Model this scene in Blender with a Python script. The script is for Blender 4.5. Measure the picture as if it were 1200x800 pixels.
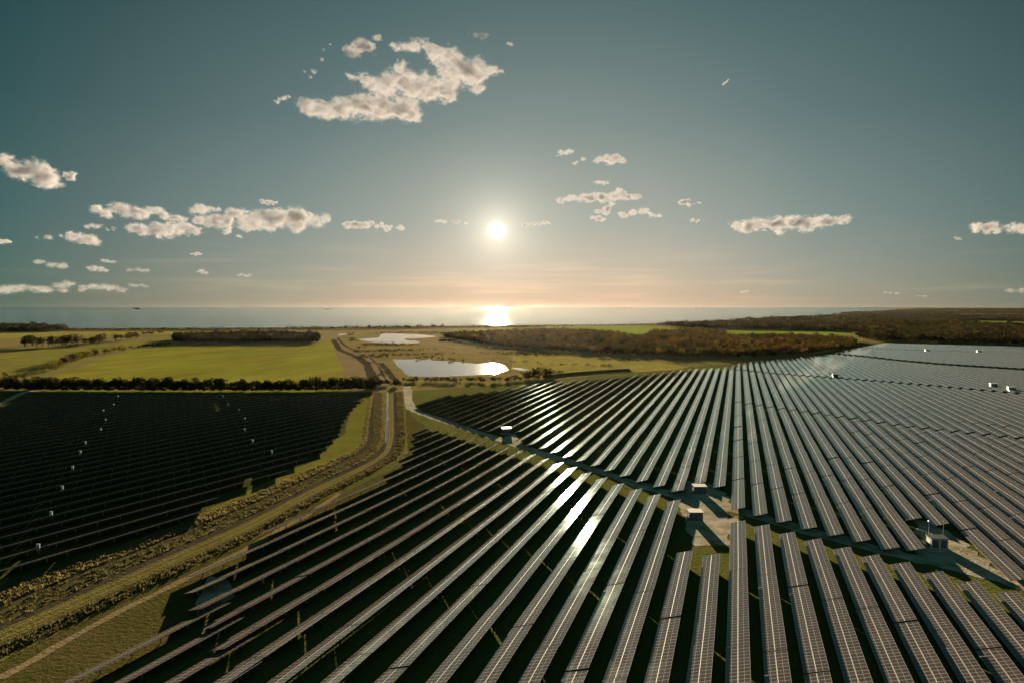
import bpy, bmesh, math, random
import numpy as np
from mathutils import Vector, Matrix, Euler
R = math.radians
rng = np.random.default_rng(7)
random.seed(7)
for o in list(bpy.data.objects):
    bpy.data.objects.remove(o)
scene = bpy.context.scene
COL = scene.collection

# ------------------------------------------------------------------ camera
CAM_H = 60.0
F = 800.0                                   # focal length in photo pixels (1200 px wide frame)
PITCH = math.atan(40 / F)
cam_data = bpy.data.cameras.new('camera')
cam_data.sensor_width = 36.0
cam_data.lens = 24.0
cam_data.clip_start = 1.0
cam_data.clip_end = 400000.0
cam = bpy.data.objects.new('camera', cam_data)
COL.objects.link(cam)
cam.location = (0, 0, CAM_H)
cam.rotation_euler = (math.pi / 2 - PITCH, 0, 0)
scene.camera = cam

# ------------------------------------------------------------------ sun, sky, exposure
SUN_EL, SUN_AZ = R(6.35), R(-1.28)          # azimuth clockwise from +Y
SUN_DIR = Vector((math.sin(SUN_AZ) * math.cos(SUN_EL), math.cos(SUN_AZ) * math.cos(SUN_EL), math.sin(SUN_EL)))
sun_data = bpy.data.lights.new('sun', 'SUN')
sun_data.energy = 5.0
sun_data.angle = R(0.53)
sun_data.color = (1.0, 0.80, 0.52)
sun = bpy.data.objects.new('sun', sun_data)
COL.objects.link(sun)
sun.rotation_euler = SUN_DIR.to_track_quat('Z', 'Y').to_euler()
sun.location = (0, 0, 300)

world = bpy.data.worlds.new('World')
scene.world = world
world.use_nodes = True
nt = world.node_tree
nt.nodes.clear()


def N(tree, typ, **kw):
    n = tree.nodes.new(typ)
    for k, v in kw.items():
        setattr(n, k, v)
    return n


def mth(tree, op, a, b=None, c=None, clamp=False):
    n = tree.nodes.new('ShaderNodeMath')
    n.operation = op
    n.use_clamp = clamp
    for i, v in enumerate((a, b, c)):
        if v is None:
            continue
        if isinstance(v, (int, float)):
            n.inputs[i].default_value = v
        else:
            tree.links.new(v, n.inputs[i])
    return n.outputs[0]


def mixc(tree, f, a, b, blend='MIX'):
    n = tree.nodes.new('ShaderNodeMix')
    n.data_type = 'RGBA'
    n.blend_type = blend
    n.clamp_factor = True
    for i, v in ((0, f), (6, a), (7, b)):
        if isinstance(v, (int, float)):
            n.inputs[i].default_value = v
        elif isinstance(v, tuple):
            n.inputs[i].default_value = (*v, 1.0) if len(v) == 3 else v
        else:
            tree.links.new(v, n.inputs[i])
    return n.outputs[2]


def ramp(tree, f, stops, interp='LINEAR'):
    n = tree.nodes.new('ShaderNodeValToRGB')
    n.color_ramp.interpolation = interp
    els = n.color_ramp.elements
    while len(els) < len(stops):
        els.new(0.5)
    for e, (p, c) in zip(els, stops):
        e.position = p
        e.color = (*c, 1.0) if len(c) == 3 else c
    tree.links.new(f, n.inputs[0])
    return n.outputs[0]


sky = N(nt, 'ShaderNodeTexSky', sky_type='NISHITA')
sky.sun_disc = False
sky.sun_elevation = SUN_EL
sky.sun_rotation = SUN_AZ
sky.altitude = 60
sky.air_density = 1.0
sky.dust_density = 1.6
sky.ozone_density = 1.0
tc = N(nt, 'ShaderNodeTexCoord')
nrm = N(nt, 'ShaderNodeVectorMath', operation='NORMALIZE')
nt.links.new(tc.outputs['Generated'], nrm.inputs[0])
sep = N(nt, 'ShaderNodeSeparateXYZ')
nt.links.new(nrm.outputs[0], sep.inputs[0])
dot = N(nt, 'ShaderNodeVectorMath', operation='DOT_PRODUCT')
nt.links.new(nrm.outputs[0], dot.inputs[0])
dot.inputs[1].default_value = SUN_DIR
cosang = mth(nt, 'MAXIMUM', dot.outputs['Value'], 0.0)
ang = mth(nt, 'ARCCOSINE', mth(nt, 'MINIMUM', dot.outputs['Value'], 0.999999))     # angle from the sun, radians
elev = mth(nt, 'MAXIMUM', sep.outputs['Z'], 0.0)
# the air's own colour: teal overhead, cream towards the horizon
grad = ramp(nt, elev, [(0.0, (0.62, 0.44, 0.30)), (0.03, (0.55, 0.45, 0.33)), (0.06, (0.46, 0.42, 0.34)), (0.12, (0.33, 0.36, 0.32)),
                       (0.25, (0.19, 0.245, 0.235)), (0.38, (0.122, 0.181, 0.178)), (0.6, (0.07, 0.13, 0.135)), (1.0, (0.05, 0.10, 0.11))])
# darker away from the sun; brightened behind the camera as added fill for shade
FALL_DIR = Vector((math.sin(R(3.0)) * math.cos(SUN_EL), math.cos(R(3.0)) * math.cos(SUN_EL), math.sin(SUN_EL)))
dot2 = N(nt, 'ShaderNodeVectorMath', operation='DOT_PRODUCT')
nt.links.new(nrm.outputs[0], dot2.inputs[0])
dot2.inputs[1].default_value = FALL_DIR
ang2 = mth(nt, 'ARCCOSINE', mth(nt, 'MINIMUM', dot2.outputs['Value'], 0.999999))
fall = ramp(nt, mth(nt, 'DIVIDE', ang2, math.pi), [(0.0, (1.25, 1.22, 1.18)), (0.05, (1.15, 1.13, 1.11)), (0.09, (0.88, 0.94, 0.95)), (0.115, (0.68, 0.80, 0.83)), (0.19, (0.32, 0.47, 0.51)),
                                                   (0.23, (0.13, 0.33, 0.37)), (0.4, (0.62, 1.08, 1.08)), (1.0, (0.60, 1.05, 1.08))])
air = mixc(nt, 1.0, grad, fall, 'MULTIPLY')
# low streaks of thin high cloud near the horizon
mp = N(nt, 'ShaderNodeMapping')
mp.inputs['Scale'].default_value = (5.0, 5.0, 95.0)
nt.links.new(nrm.outputs[0], mp.inputs[0])
ns = N(nt, 'ShaderNodeTexNoise')
ns.inputs['Scale'].default_value = 1.3
ns.inputs['Detail'].default_value = 5
nt.links.new(mp.outputs[0], ns.inputs['Vector'])
band = ramp(nt, elev, [(0.0, (0.2,) * 3), (0.02, (1,) * 3), (0.055, (0.8,) * 3), (0.1, (0,) * 3)])
streak = mth(nt, 'MULTIPLY', ramp(nt, ns.outputs[0], [(0.5, (0,) * 3), (0.72, (1,) * 3)]), band)
air = mixc(nt, mth(nt, 'MULTIPLY', streak, 0.75), air, mixc(nt, 1.0, air, (1.4, 1.22, 1.1), 'MULTIPLY'))
# aureole round the sun and the blinding middle of it
EXPO = 2.9
K = 1.0 / 2 ** EXPO                          # colours above are display-linear; the exposure is undone here
g1 = mth(nt, 'MULTIPLY', mth(nt, 'EXPONENT', mth(nt, 'MULTIPLY', mth(nt, 'MULTIPLY', ang, ang), -1 / 0.012)), 0.05)
g2 = mth(nt, 'MULTIPLY', mth(nt, 'EXPONENT', mth(nt, 'MULTIPLY', ang, -1 / 0.028)), 0.85)
g3 = mth(nt, 'MULTIPLY', mth(nt, 'EXPONENT', mth(nt, 'MULTIPLY', mth(nt, 'MULTIPLY', ang, ang), -1 / 0.00004)), 9.0)
glow = mth(nt, 'ADD', mth(nt, 'ADD', g1, g2), g3)
glowc = N(nt, 'ShaderNodeVectorMath', operation='SCALE')
glowc.inputs[0].default_value = (1.0, 0.86, 0.66)
nt.links.new(glow, glowc.inputs['Scale'])
tot = mixc(nt, 1.0, air, glowc.outputs[0], 'ADD')
totk = N(nt, 'ShaderNodeVectorMath', operation='SCALE')
nt.links.new(tot, totk.inputs[0])
totk.inputs['Scale'].default_value = K
SKY_STRENGTH = 0.05
bg1 = N(nt, 'ShaderNodeBackground')
bg1.inputs['Strength'].default_value = SKY_STRENGTH * 0.0015
nt.links.new(sky.outputs[0], bg1.inputs['Color'])
bg2 = N(nt, 'ShaderNodeBackground')
bg2.inputs['Strength'].default_value = 1.0
nt.links.new(totk.outputs[0], bg2.inputs['Color'])
addsh = N(nt, 'ShaderNodeAddShader')
nt.links.new(bg1.outputs[0], addsh.inputs[0])
nt.links.new(bg2.outputs[0], addsh.inputs[1])
wo = N(nt, 'ShaderNodeOutputWorld')
nt.links.new(addsh.outputs[0], wo.inputs['Surface'])
world.cycles.sampling_method = 'MANUAL'
world.cycles.sample_map_resolution = 2048

scene.view_settings.view_transform = 'Standard'
scene.view_settings.look = 'None'
scene.view_settings.exposure = EXPO
scene.view_settings.gamma = 1.0
scene.view_settings.use_curve_mapping = False
scene.render.engine = 'CYCLES'
scene.cycles.use_denoising = True
try:
    scene.cycles.denoiser = 'OPENIMAGEDENOISE'
except Exception:
    pass
scene.cycles.max_bounces = 6
scene.cycles.diffuse_bounces = 2
scene.cycles.glossy_bounces = 2
scene.cycles.transmission_bounces = 2
scene.cycles.volume_bounces = 4
scene.cycles.sample_clamp_indirect = 4.0
scene.cycles.caustics_reflective = False
scene.cycles.caustics_refractive = False

# ------------------------------------------------------------------ helpers
CP, SP = math.cos(-PITCH), math.sin(-PITCH)


def ray(x, y):
    v = np.array([(x - 600) / F, 1.0, -(y - 400) / F])
    v = np.array([v[0], CP * v[1] - SP * v[2], SP * v[1] + CP * v[2]])
    return v / np.linalg.norm(v)


def P(x, y, z=0.0):
    """point of the level ground (or of the level z) seen at photo pixel x, y"""
    v = ray(x, y)
    t = (z - CAM_H) / v[2]
    return np.array([v[0] * t, v[1] * t])


def pix(p):
    x, y, z = p[0], p[1], p[2] - CAM_H
    yc = CP * y + SP * z
    zc = -SP * y + CP * z
    if yc < 1:
        return None
    return 600 + F * x / yc, 400 - F * zc / yc


def tag(o, label=None, cat=None, group=None, kind=None):
    if label:
        o['label'] = label
    if cat:
        o['category'] = cat
    if group:
        o['group'] = group
    if kind:
        o['kind'] = kind
    return o


def empty(name, loc=(0, 0, 0), rz=0.0, parent=None):
    o = bpy.data.objects.new(name, None)
    o.empty_display_size = 0.5
    COL.objects.link(o)
    o.location = loc
    o.rotation_euler = (0, 0, rz)
    if parent:
        o.parent = parent
    return o


def link(name, me, parent=None, loc=(0, 0, 0), rz=0.0):
    o = bpy.data.objects.new(name, me)
    COL.objects.link(o)
    o.location = loc
    o.rotation_euler = (0, 0, rz)
    if parent:
        o.parent = parent
    return o


class MB:
    """collects polygons with a material slot each and optional uv, builds one mesh"""

    def __init__(self):
        self.v, self.f, self.m, self.uv = [], [], [], []

    def poly(self, pts, m=0, uv=None):
        b = len(self.v)
        self.v.extend([tuple(p) for p in pts])
        self.f.append(tuple(range(b, b + len(pts))))
        self.m.append(m)
        self.uv.extend(uv if uv else [(0, 0)] * len(pts))

    def hexa(self, c8, m=0, mtop=None, uvtop=None):
        a = c8                                  # bottom 0-3 ccw, top 4-7 ccw
        self.poly([a[3], a[2], a[1], a[0]], m)
        self.poly([a[4], a[5], a[6], a[7]], m if mtop is None else mtop, uvtop)
        for i in range(4):
            j = (i + 1) % 4
            self.poly([a[i], a[j], a[j + 4], a[i + 4]], m)

    def box(self, x0, x1, y0, y1, z0, z1, m=0, mtop=None):
        self.hexa([(x0, y0, z0), (x1, y0, z0), (x1, y1, z0), (x0, y1, z0),
                   (x0, y0, z1), (x1, y0, z1), (x1, y1, z1), (x0, y1, z1)], m, mtop)

    def bar(self, a, b, r, m=0, n=6, r2=None):
        a, b = Vector(a), Vector(b)
        r2 = r if r2 is None else r2
        d = (b - a).normalized()
        s = d.orthogonal().normalized()
        t = d.cross(s)
        ca = [a + r * (math.cos(2 * math.pi * i / n) * s + math.sin(2 * math.pi * i / n) * t) for i in range(n)]
        cb = [b + r2 * (math.cos(2 * math.pi * i / n) * s + math.sin(2 * math.pi * i / n) * t) for i in range(n)]
        for i in range(n):
            j = (i + 1) % n
            self.poly([ca[i], ca[j], cb[j], cb[i]], m)
        self.poly(ca[::-1], m)
        self.poly(cb, m)

    def mesh(self, name, mats, uv=False):
        me = bpy.data.meshes.new(name)
        me.from_pydata(self.v, [], self.f)
        for mt in mats:
            me.materials.append(mt)
        me.polygons.foreach_set('material_index', self.m)
        if uv:
            l = me.uv_layers.new(name='UVMap')
            l.data.foreach_set('uv', np.array(self.uv, dtype=np.float32).ravel())
        me.update()
        return me


# ------------------------------------------------------------------ materials
def mat(name):
    m = bpy.data.materials.new(name)
    m.use_nodes = True
    t = m.node_tree
    b = t.nodes['Principled BSDF']
    return m, t, b


def plain(name, col, rough=0.6, metal=0.0, spec=0.4):
    m, t, b = mat(name)
    tcn = N(t, 'ShaderNodeTexCoord')
    n = N(t, 'ShaderNodeTexNoise')
    n.inputs['Scale'].default_value = 3.0
    n.inputs['Detail'].default_value = 4
    t.links.new(tcn.outputs['Object'], n.inputs['Vector'])
    c = ramp(t, n.outputs[0], [(0.3, tuple(0.82 * x for x in col)), (0.7, tuple(min(1, 1.12 * x) for x in col))])
    t.links.new(c, b.inputs['Base Color'])
    b.inputs['Roughness'].default_value = rough
    b.inputs['Metallic'].default_value = metal
    b.inputs['Specular IOR Level'].default_value = spec
    return m


def noise(t, vec, scale, detail=5, rough=0.55, dist=0.0):
    n = N(t, 'ShaderNodeTexNoise')
    n.inputs['Scale'].default_value = scale
    n.inputs['Detail'].default_value = detail
    n.inputs['Roughness'].default_value = rough
    n.inputs['Distortion'].default_value = dist
    t.links.new(vec, n.inputs['Vector'])
    return n.outputs[0]


def ground_mat(name, cols, big=0.012, mid=0.09, fine=0.9, bump=0.6, bdist=1.0, rows=None, rowc=None, stretch=None, gloss=0.0, k=1.0):
    cols = [tuple(k * x for x in c_) for c_ in cols]
    """cols: three colours mixed by large, middle and fine mottling. rows=(azimuth deg, spacing m): mown or drilled lines"""
    m, t, b = mat(name)
    geo = N(t, 'ShaderNodeNewGeometry')
    pos = geo.outputs['Position']
    if stretch:
        az, ks = stretch
        mp = N(t, 'ShaderNodeMapping')
        mp.vector_type = 'POINT'
        mp.inputs['Rotation'].default_value = (0, 0, R(az))
        t.links.new(pos, mp.inputs[0])
        mp2 = N(t, 'ShaderNodeMapping')
        mp2.inputs['Scale'].default_value = (1, 1 / ks, 1)
        t.links.new(mp.outputs[0], mp2.inputs[0])
        pv = mp2.outputs[0]
    else:
        pv = pos
    n1 = noise(t, pv, big, 4)
    n2 = noise(t, pv, mid, 6, 0.6, 0.4)
    n3 = noise(t, pos, fine, 6, 0.65)
    c = mixc(t, ramp(t, n1, [(0.38, (0,) * 3), (0.62, (1,) * 3)]), cols[0], cols[1])
    c = mixc(t, ramp(t, n2, [(0.42, (0,) * 3), (0.68, (0.85,) * 3)]), c, cols[2])
    c = mixc(t, ramp(t, n3, [(0.3, (0.42,) * 3), (0.6, (0,) * 3)]), c, tuple(0.45 * x for x in cols[0]))
    if rows:
        az, sp = rows
        mr = N(t, 'ShaderNodeMapping')
        mr.inputs['Rotation'].default_value = (0, 0, R(az))
        t.links.new(pos, mr.inputs[0])
        w = N(t, 'ShaderNodeTexWave')
        w.wave_type = 'BANDS'
        w.bands_direction = 'X'
        w.inputs['Scale'].default_value = 0.314 / sp
        w.inputs['Distortion'].default_value = 1.5
        w.inputs['Detail'].default_value = 3
        w.inputs['Detail Scale'].default_value = 0.6
        t.links.new(mr.outputs[0], w.inputs['Vector'])
        c = mixc(t, mth(t, 'MULTIPLY', w.outputs['Fac'], 0.28), c, rowc or tuple(0.5 * x for x in cols[2]))
    t.links.new(c, b.inputs['Base Color'])
    b.inputs['Roughness'].default_value = 0.62
    b.inputs['Specular IOR Level'].default_value = gloss
    b.inputs['Specular Tint'].default_value = (*[min(1, 5 * x) for x in cols[0]], 1)
    if bump:
        bn = N(t, 'ShaderNodeBump')
        bn.inputs['Strength'].default_value = bump
        bn.inputs['Distance'].default_value = bdist
        h = mth(t, 'ADD', noise(t, pos, 1.1, 4, 0.7), mth(t, 'MULTIPLY', n3, 0.4))
        t.links.new(h, bn.inputs['Height'])
        t.links.new(bn.outputs[0], b.inputs['Normal'])
    return m


M = {}
M['land'] = ground_mat('rough_pasture', [(0.10, 0.10, 0.032), (0.135, 0.115, 0.045), (0.16, 0.12, 0.055)], big=0.004, mid=0.02, fine=0.3, bump=0.8, bdist=2.0)
M['field'] = ground_mat('young_crop', [(0.145, 0.16, 0.020), (0.19, 0.185, 0.03), (0.115, 0.088, 0.026)], big=0.009, mid=0.028, fine=0.25, bump=0.8, bdist=2.0, rows=(8, 11), stretch=(15, 3))
M['field2'] = ground_mat('green_crop', [(0.12, 0.17, 0.025), (0.14, 0.175, 0.03), (0.12, 0.14, 0.03)], big=0.006, mid=0.03, fine=0.25, bump=0.8, bdist=2.0)
M['plough'] = ground_mat('ploughed_soil', [(0.10, 0.075, 0.04), (0.13, 0.095, 0.05), (0.16, 0.12, 0.06)], big=0.02, mid=0.06, bump=0.7, rows=(14, 7), rowc=(0.17, 0.14, 0.09))
M['marsh'] = ground_mat('marsh_grass', [(0.115, 0.09, 0.036), (0.10, 0.098, 0.028), (0.18, 0.13, 0.06)], big=0.009, mid=0.04, fine=0.3, bump=0.8, bdist=2.0, stretch=(85, 2.5))
M['heath'] = ground_mat('dark_heath', [(0.05, 0.045, 0.025), (0.07, 0.055, 0.03), (0.09, 0.07, 0.035)], big=0.006, mid=0.03, fine=0.3, bump=0.5)
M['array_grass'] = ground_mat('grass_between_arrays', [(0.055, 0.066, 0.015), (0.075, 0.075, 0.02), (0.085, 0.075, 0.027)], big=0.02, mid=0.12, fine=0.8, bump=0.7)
M['mown'] = ground_mat('mown_grass', [(0.085, 0.092, 0.016), (0.105, 0.10, 0.02), (0.075, 0.065, 0.022)], big=0.025, mid=0.14, fine=0.7, bump=0.8)
M['track_grass'] = ground_mat('light_grass_strip', [(0.17, 0.16, 0.035), (0.19, 0.165, 0.045), (0.13, 0.11, 0.035)], big=0.03, mid=0.16, fine=0.8, bump=0.8, k=0.5)  # darkened copy of the pale meadow: lens vignette put into the colour
M['dry'] = ground_mat('dry_grass', [(0.20, 0.145, 0.06), (0.17, 0.125, 0.05), (0.12, 0.09, 0.04)], big=0.05, mid=0.25, fine=0.9, bump=0.9, k=0.55)  # scaled down: corner vignette painted into the bank colour
M['ditch'] = ground_mat('wet_soil', [(0.028, 0.026, 0.018), (0.04, 0.034, 0.022), (0.055, 0.045, 0.028)], big=0.05, mid=0.3, fine=0.9, bump=0.5)
M['rough'] = ground_mat('rough_grass', [(0.085, 0.08, 0.028), (0.10, 0.085, 0.035), (0.055, 0.05, 0.022)], big=0.05, mid=0.2, fine=0.8, bump=0.9, k=0.68)  # dimmed in colour for the lens vignette at low left
M['gravel'] = ground_mat('gravel', [(0.24, 0.215, 0.175), (0.32, 0.28, 0.225), (0.10, 0.092, 0.04)], big=0.05, mid=0.22, fine=2.5, bump=0.35)
M['sandpath'] = ground_mat('sandy_track', [(0.23, 0.17, 0.10), (0.20, 0.15, 0.085), (0.15, 0.12, 0.06)], big=0.05, mid=0.3, fine=1.5, bump=0.5, k=0.68)  # sand colour lowered to carry the vignette's darkening


M['meadow_far'] = ground_mat('pale_meadow', [(0.17, 0.16, 0.035), (0.19, 0.165, 0.045), (0.13, 0.11, 0.035)], big=0.008, mid=0.04, fine=0.3, bump=0.8, bdist=2.0)
M['pasture_far'] = ground_mat('pasture', [(0.13, 0.125, 0.026), (0.15, 0.135, 0.035), (0.10, 0.09, 0.03)], big=0.008, mid=0.04, fine=0.3, bump=0.8, bdist=2.0)


M['lawn_shade'] = ground_mat('shade_darkened_grass', [(0.034, 0.042, 0.012), (0.045, 0.046, 0.015), (0.055, 0.048, 0.02)], big=0.02, mid=0.12, fine=0.8, bump=0.5)  # darker copy of the array grass: shade between left rows put into the colour
M['verge_dull'] = ground_mat('vignetted_verge', [(0.040, 0.040, 0.011), (0.052, 0.046, 0.015), (0.070, 0.052, 0.025)], big=0.03, mid=0.16, fine=0.8, bump=0.6)  # lens corner darkening at low left painted into the grass colour


def coat(m, col, ior):
    """a reflecting skin of its own tint over the base: rough water and coated glass never mirror fully at a low angle"""
    t = m.node_tree
    b = t.nodes['Principled BSDF']
    b.inputs['Specular IOR Level'].default_value = 0.0
    g = N(t, 'ShaderNodeBsdfGlossy')
    g.inputs['Color'].default_value = (*col, 1)
    fr = N(t, 'ShaderNodeFresnel')
    fr.inputs['IOR'].default_value = ior
    for nm in ('Roughness', 'Normal'):
        for l in list(t.links):
            if l.to_node == b and l.to_socket.name == nm:
                t.links.new(l.from_socket, g.inputs[nm])
                if nm == 'Normal':
                    t.links.new(l.from_socket, fr.inputs[nm])
    mx = N(t, 'ShaderNodeMixShader')
    t.links.new(fr.outputs[0], mx.inputs[0])
    t.links.new(b.outputs[0], mx.inputs[1])
    t.links.new(g.outputs[0], mx.inputs[2])
    t.links.new(mx.outputs[0], t.nodes['Material Output'].inputs['Surface'])


def water_mat(name, col, rough, scale, bump, bdist, spread=1.3, crest=0.45):
    m, t, b = mat(name)
    geo = N(t, 'ShaderNodeNewGeometry')
    mp = N(t, 'ShaderNodeMapping')
    mp.inputs['Scale'].default_value = (crest, 1.0, 1.0)
    t.links.new(geo.outputs['Position'], mp.inputs[0])
    n1 = noise(t, mp.outputs[0], scale, 4, 0.6)
    mb_ = N(t, 'ShaderNodeMapping')
    mb_.inputs['Scale'].default_value = (0.00006, 0.00030, 1.0)
    t.links.new(geo.outputs['Position'], mb_.inputs[0])
    big = noise(t, mb_.outputs[0], 1.0, 4, 0.6)
    b.inputs['Base Color'].default_value = (*col, 1)
    b.inputs['IOR'].default_value = 1.33
    r = ramp(t, big, [(0.42, (rough * 0.6,) * 3), (0.62, (rough * spread,) * 3)])
    t.links.new(r, b.inputs['Roughness'])
    bn = N(t, 'ShaderNodeBump')
    bn.inputs['Strength'].default_value = bump
    bn.inputs['Distance'].default_value = bdist
    t.links.new(n1, bn.inputs['Height'])
    t.links.new(bn.outputs[0], b.inputs['Normal'])
    return m


M['sea'] = water_mat('sea_water', (0.03, 0.07, 0.075), 0.025, 0.12, 1.0, 0.80, 1.8, 0.018)
coat(M['sea'], (0.62, 0.74, 0.80), 1.33)
M['lake'] = water_mat('lake_water', (0.02, 0.03, 0.03), 0.07, 0.5, 0.12, 0.2)


def pv_mat():
    m, t, b = mat('photovoltaic_glass')
    uvn = N(t, 'ShaderNodeUVMap')
    s = N(t, 'ShaderNodeSeparateXYZ')
    t.links.new(uvn.outputs[0], s.inputs[0])
    u, v = s.outputs['X'], s.outputs['Y']              # metres along the table, metres up the module

    def line(x, period, w):
        d = mth(t, 'ABSOLUTE', mth(t, 'SUBTRACT', mth(t, 'FRACT', mth(t, 'DIVIDE', x, period)), 0.5))
        return mth(t, 'GREATER_THAN', d, 0.5 - w / period / 2)
    fu = line(u, 1.08, 0.07)
    fv = mth(t, 'MAXIMUM', mth(t, 'LESS_THAN', v, 0.04), mth(t, 'GREATER_THAN', v, 1.91))
    mid = mth(t, 'LESS_THAN', mth(t, 'ABSOLUTE', mth(t, 'SUBTRACT', v, 0.975)), 0.03)
    frame = mth(t, 'MAXIMUM', fu, fv)
    cells = mth(t, 'MULTIPLY', mth(t, 'MAXIMUM', line(u, 0.18, 0.012), line(v, 0.08125, 0.006)), 0.5)
    # each module a slightly different blue-brown
    cell_id = N(t, 'ShaderNodeCombineXYZ')
    t.links.new(mth(t, 'FLOOR', mth(t, 'DIVIDE', u, 1.08)), cell_id.inputs[0])
    oi = N(t, 'ShaderNodeObjectInfo')
    t.links.new(oi.outputs['Random'], cell_id.inputs[1])
    wn = N(t, 'ShaderNodeTexWhiteNoise')
    t.links.new(cell_id.outputs[0], wn.inputs['Vector'])
    base = mixc(t, wn.outputs['Value'], (0.024, 0.019, 0.021), (0.033, 0.026, 0.027))
    base = mixc(t, cells, base, (0.09, 0.078, 0.07))
    base = mixc(t, mth(t, 'MULTIPLY', mid, 0.45), base, (0.34, 0.31, 0.27))
    base = mixc(t, frame, base, (0.24, 0.22, 0.19))
    t.links.new(base, b.inputs['Base Color'])
    b.inputs['IOR'].default_value = 1.5
    b.inputs['Specular Tint'].default_value = (0.50, 0.82, 0.80, 1)      # the anti-reflective coat's own tint
    geo = N(t, 'ShaderNodeNewGeometry')
    dirt = noise(t, geo.outputs['Position'], 0.15, 4)
    t.links.new(ramp(t, dirt, [(0.3, (0.026,) * 3), (0.7, (0.050,) * 3)]), b.inputs['Roughness'])
    return m


M['pv'] = pv_mat()
coat(M['pv'], (0.67, 0.88, 0.85), 1.52)                # anti-reflective solar glass shines blue green
M['alu'] = plain('galvanised_steel', (0.20, 0.195, 0.185), 0.7, 0.0, 0.15)
M['back'] = plain('module_backsheet', (0.09, 0.095, 0.10), 0.6)

# ------------------------------------------------------------------ the setting: land, sea, lakes, fields, roads
PTS = lambda L, z=0.0: [P(x, y, z) for x, y in L]


def sheet(name, pts, z, m, kind='structure', label=None, cat=None, smooth=0):
    bm = bmesh.new()
    pts = [np.array(p) for p in pts]
    for _ in range(smooth):                       # round the corners of an outline (Chaikin)
        q = []
        for i in range(len(pts)):
            a, c = pts[i], pts[(i + 1) % len(pts)]
            q += [0.75 * a + 0.25 * c, 0.25 * a + 0.75 * c]
        pts = q
    vs = [bm.verts.new((p[0], p[1], z)) for p in pts]
    es = [bm.edges.new((vs[i], vs[(i + 1) % len(vs)])) for i in range(len(vs))]
    bmesh.ops.triangle_fill(bm, edges=es, use_beauty=True)
    bmesh.ops.recalc_face_normals(bm, faces=bm.faces)
    for f in bm.faces:
        if f.normal.z < 0:
            f.normal_flip()
    me = bpy.data.meshes.new(name)
    bm.to_mesh(me)
    bm.free()
    me.materials.append(m)
    o = link(name, me)
    tag(o, label, cat, kind=kind)
    return o


def wobble(pts, amp, step, seed=0, closed=True):
    """subdivide an outline and make it irregular, like a real bank"""
    r = random.Random(seed)
    out = []
    for i in range(len(pts) if closed else len(pts) - 1):
        a, c = np.array(pts[i]), np.array(pts[(i + 1) % len(pts)])
        n = max(1, min(60, int(np.linalg.norm(c - a) / step)))
        for k in range(n):
            p = a + (c - a) * k / n
            out.append(p + np.array([r.uniform(-amp, amp), r.uniform(-amp, amp)]))
    return out


def smooth_line(pts, it=2):
    pts = [np.array(p) for p in pts]
    for _ in range(it):
        q = [pts[0]]
        for a, c in zip(pts[:-1], pts[1:]):
            q += [0.75 * a + 0.25 * c, 0.25 * a + 0.75 * c]
        q.append(pts[-1])
        pts = q
    return pts


def ribbon_pts(pts, w, it=2, seed=None):
    pts = smooth_line(pts, it)
    r = random.Random(seed)
    L, Rr = [], []
    for i, p in enumerate(pts):
        d = pts[min(i + 1, len(pts) - 1)] - pts[max(i - 1, 0)]
        d = d / np.linalg.norm(d)
        nrm_ = np.array([-d[1], d[0]])
        j1, j2 = (r.uniform(-.12, .12), r.uniform(-.12, .12)) if seed is not None else (0, 0)
        L.append(p + nrm_ * w * (0.5 + j1))
        Rr.append(p - nrm_ * w * (0.5 + j2))
    return L, Rr


def strip_sheet(name, L, Rr, z, m, **kw):
    mb = MB()
    for i in range(len(L) - 1):
        a, b_, c, d = L[i], L[i + 1], Rr[i + 1], Rr[i]
        q = [(*a, z), (*d, z), (*c, z), (*b_, z)]
        ar = (d - a)[0] * (c - a)[1] - (d - a)[1] * (c - a)[0]
        if ar < 0:
            q = q[::-1]
        mb.poly(q)
    o = link(name, mb.mesh(name, [m]))
    tag(o, kind=kw.get('kind', 'structure'))
    return o


sheet('ground', [(-60000, -3000), (60000, -3000), (60000, 90000), (-60000, 90000)], 0.0, M['land'])

shore = PTS([(-420, 384.8), (-150, 384.7), (0, 384.6), (120, 384.4), (250, 384.3), (330, 383.8), (400, 383.0), (470, 382.2), (560, 381.2),
             (640, 380.8), (700, 380.4), (760, 379.4), (800, 378.0), (850, 376.3), (900, 373.8), (950, 371.0), (985, 369.0),
             (1000, 367.6), (975, 366.6), (1015, 365.0), (1050, 363.6), (1072, 362.6)])
sea_pts = wobble(shore, 9, 90, 3, closed=False) + [np.array([30000., 62000.]), np.array([34000., 180000.]),
                                                np.array([-130000., 180000.]), np.array([-130000., 3000.]), np.array([-9000., shore[0][1]])]
sheet('sea', sea_pts, 0.3, M['sea'])

lake1 = PTS([(459, 421.2), (475, 420.6), (499, 421), (503, 419.3), (507, 422), (520, 422.6), (540, 424), (560, 426), (576, 424.5), (592, 428), (594.5, 433),
             (580, 437.6), (550, 439.6), (515, 441), (488, 441), (476, 439.5), (470, 433), (464, 427)])
sheet('marsh', wobble(PTS([(398, 389), (470, 386.5), (620, 387), (760, 393), (850, 402), (858, 412), (790, 424), (700, 438), (640, 446), (560, 452),
                           (470, 455), (440, 452), (425, 425), (400, 405)]), 5, 40, 5), 0.02, M['marsh'])
sheet('pond', wobble(lake1, 2.0, 5, 8), 0.06, M['lake'])
sheet('pond', wobble(PTS([(419, 397.8), (430, 396.4), (444, 395.6), (446, 392), (452, 390.6), (466, 390.4), (480, 391.8), (505, 393), (512, 394.2), (496, 396.2), (474, 396.9),
                   (476, 398.8), (492, 400), (492, 401.6), (470, 402.4), (442, 401.4), (428, 399.6)]), 2.5, 20, 9), 0.06, M['lake'])
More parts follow.
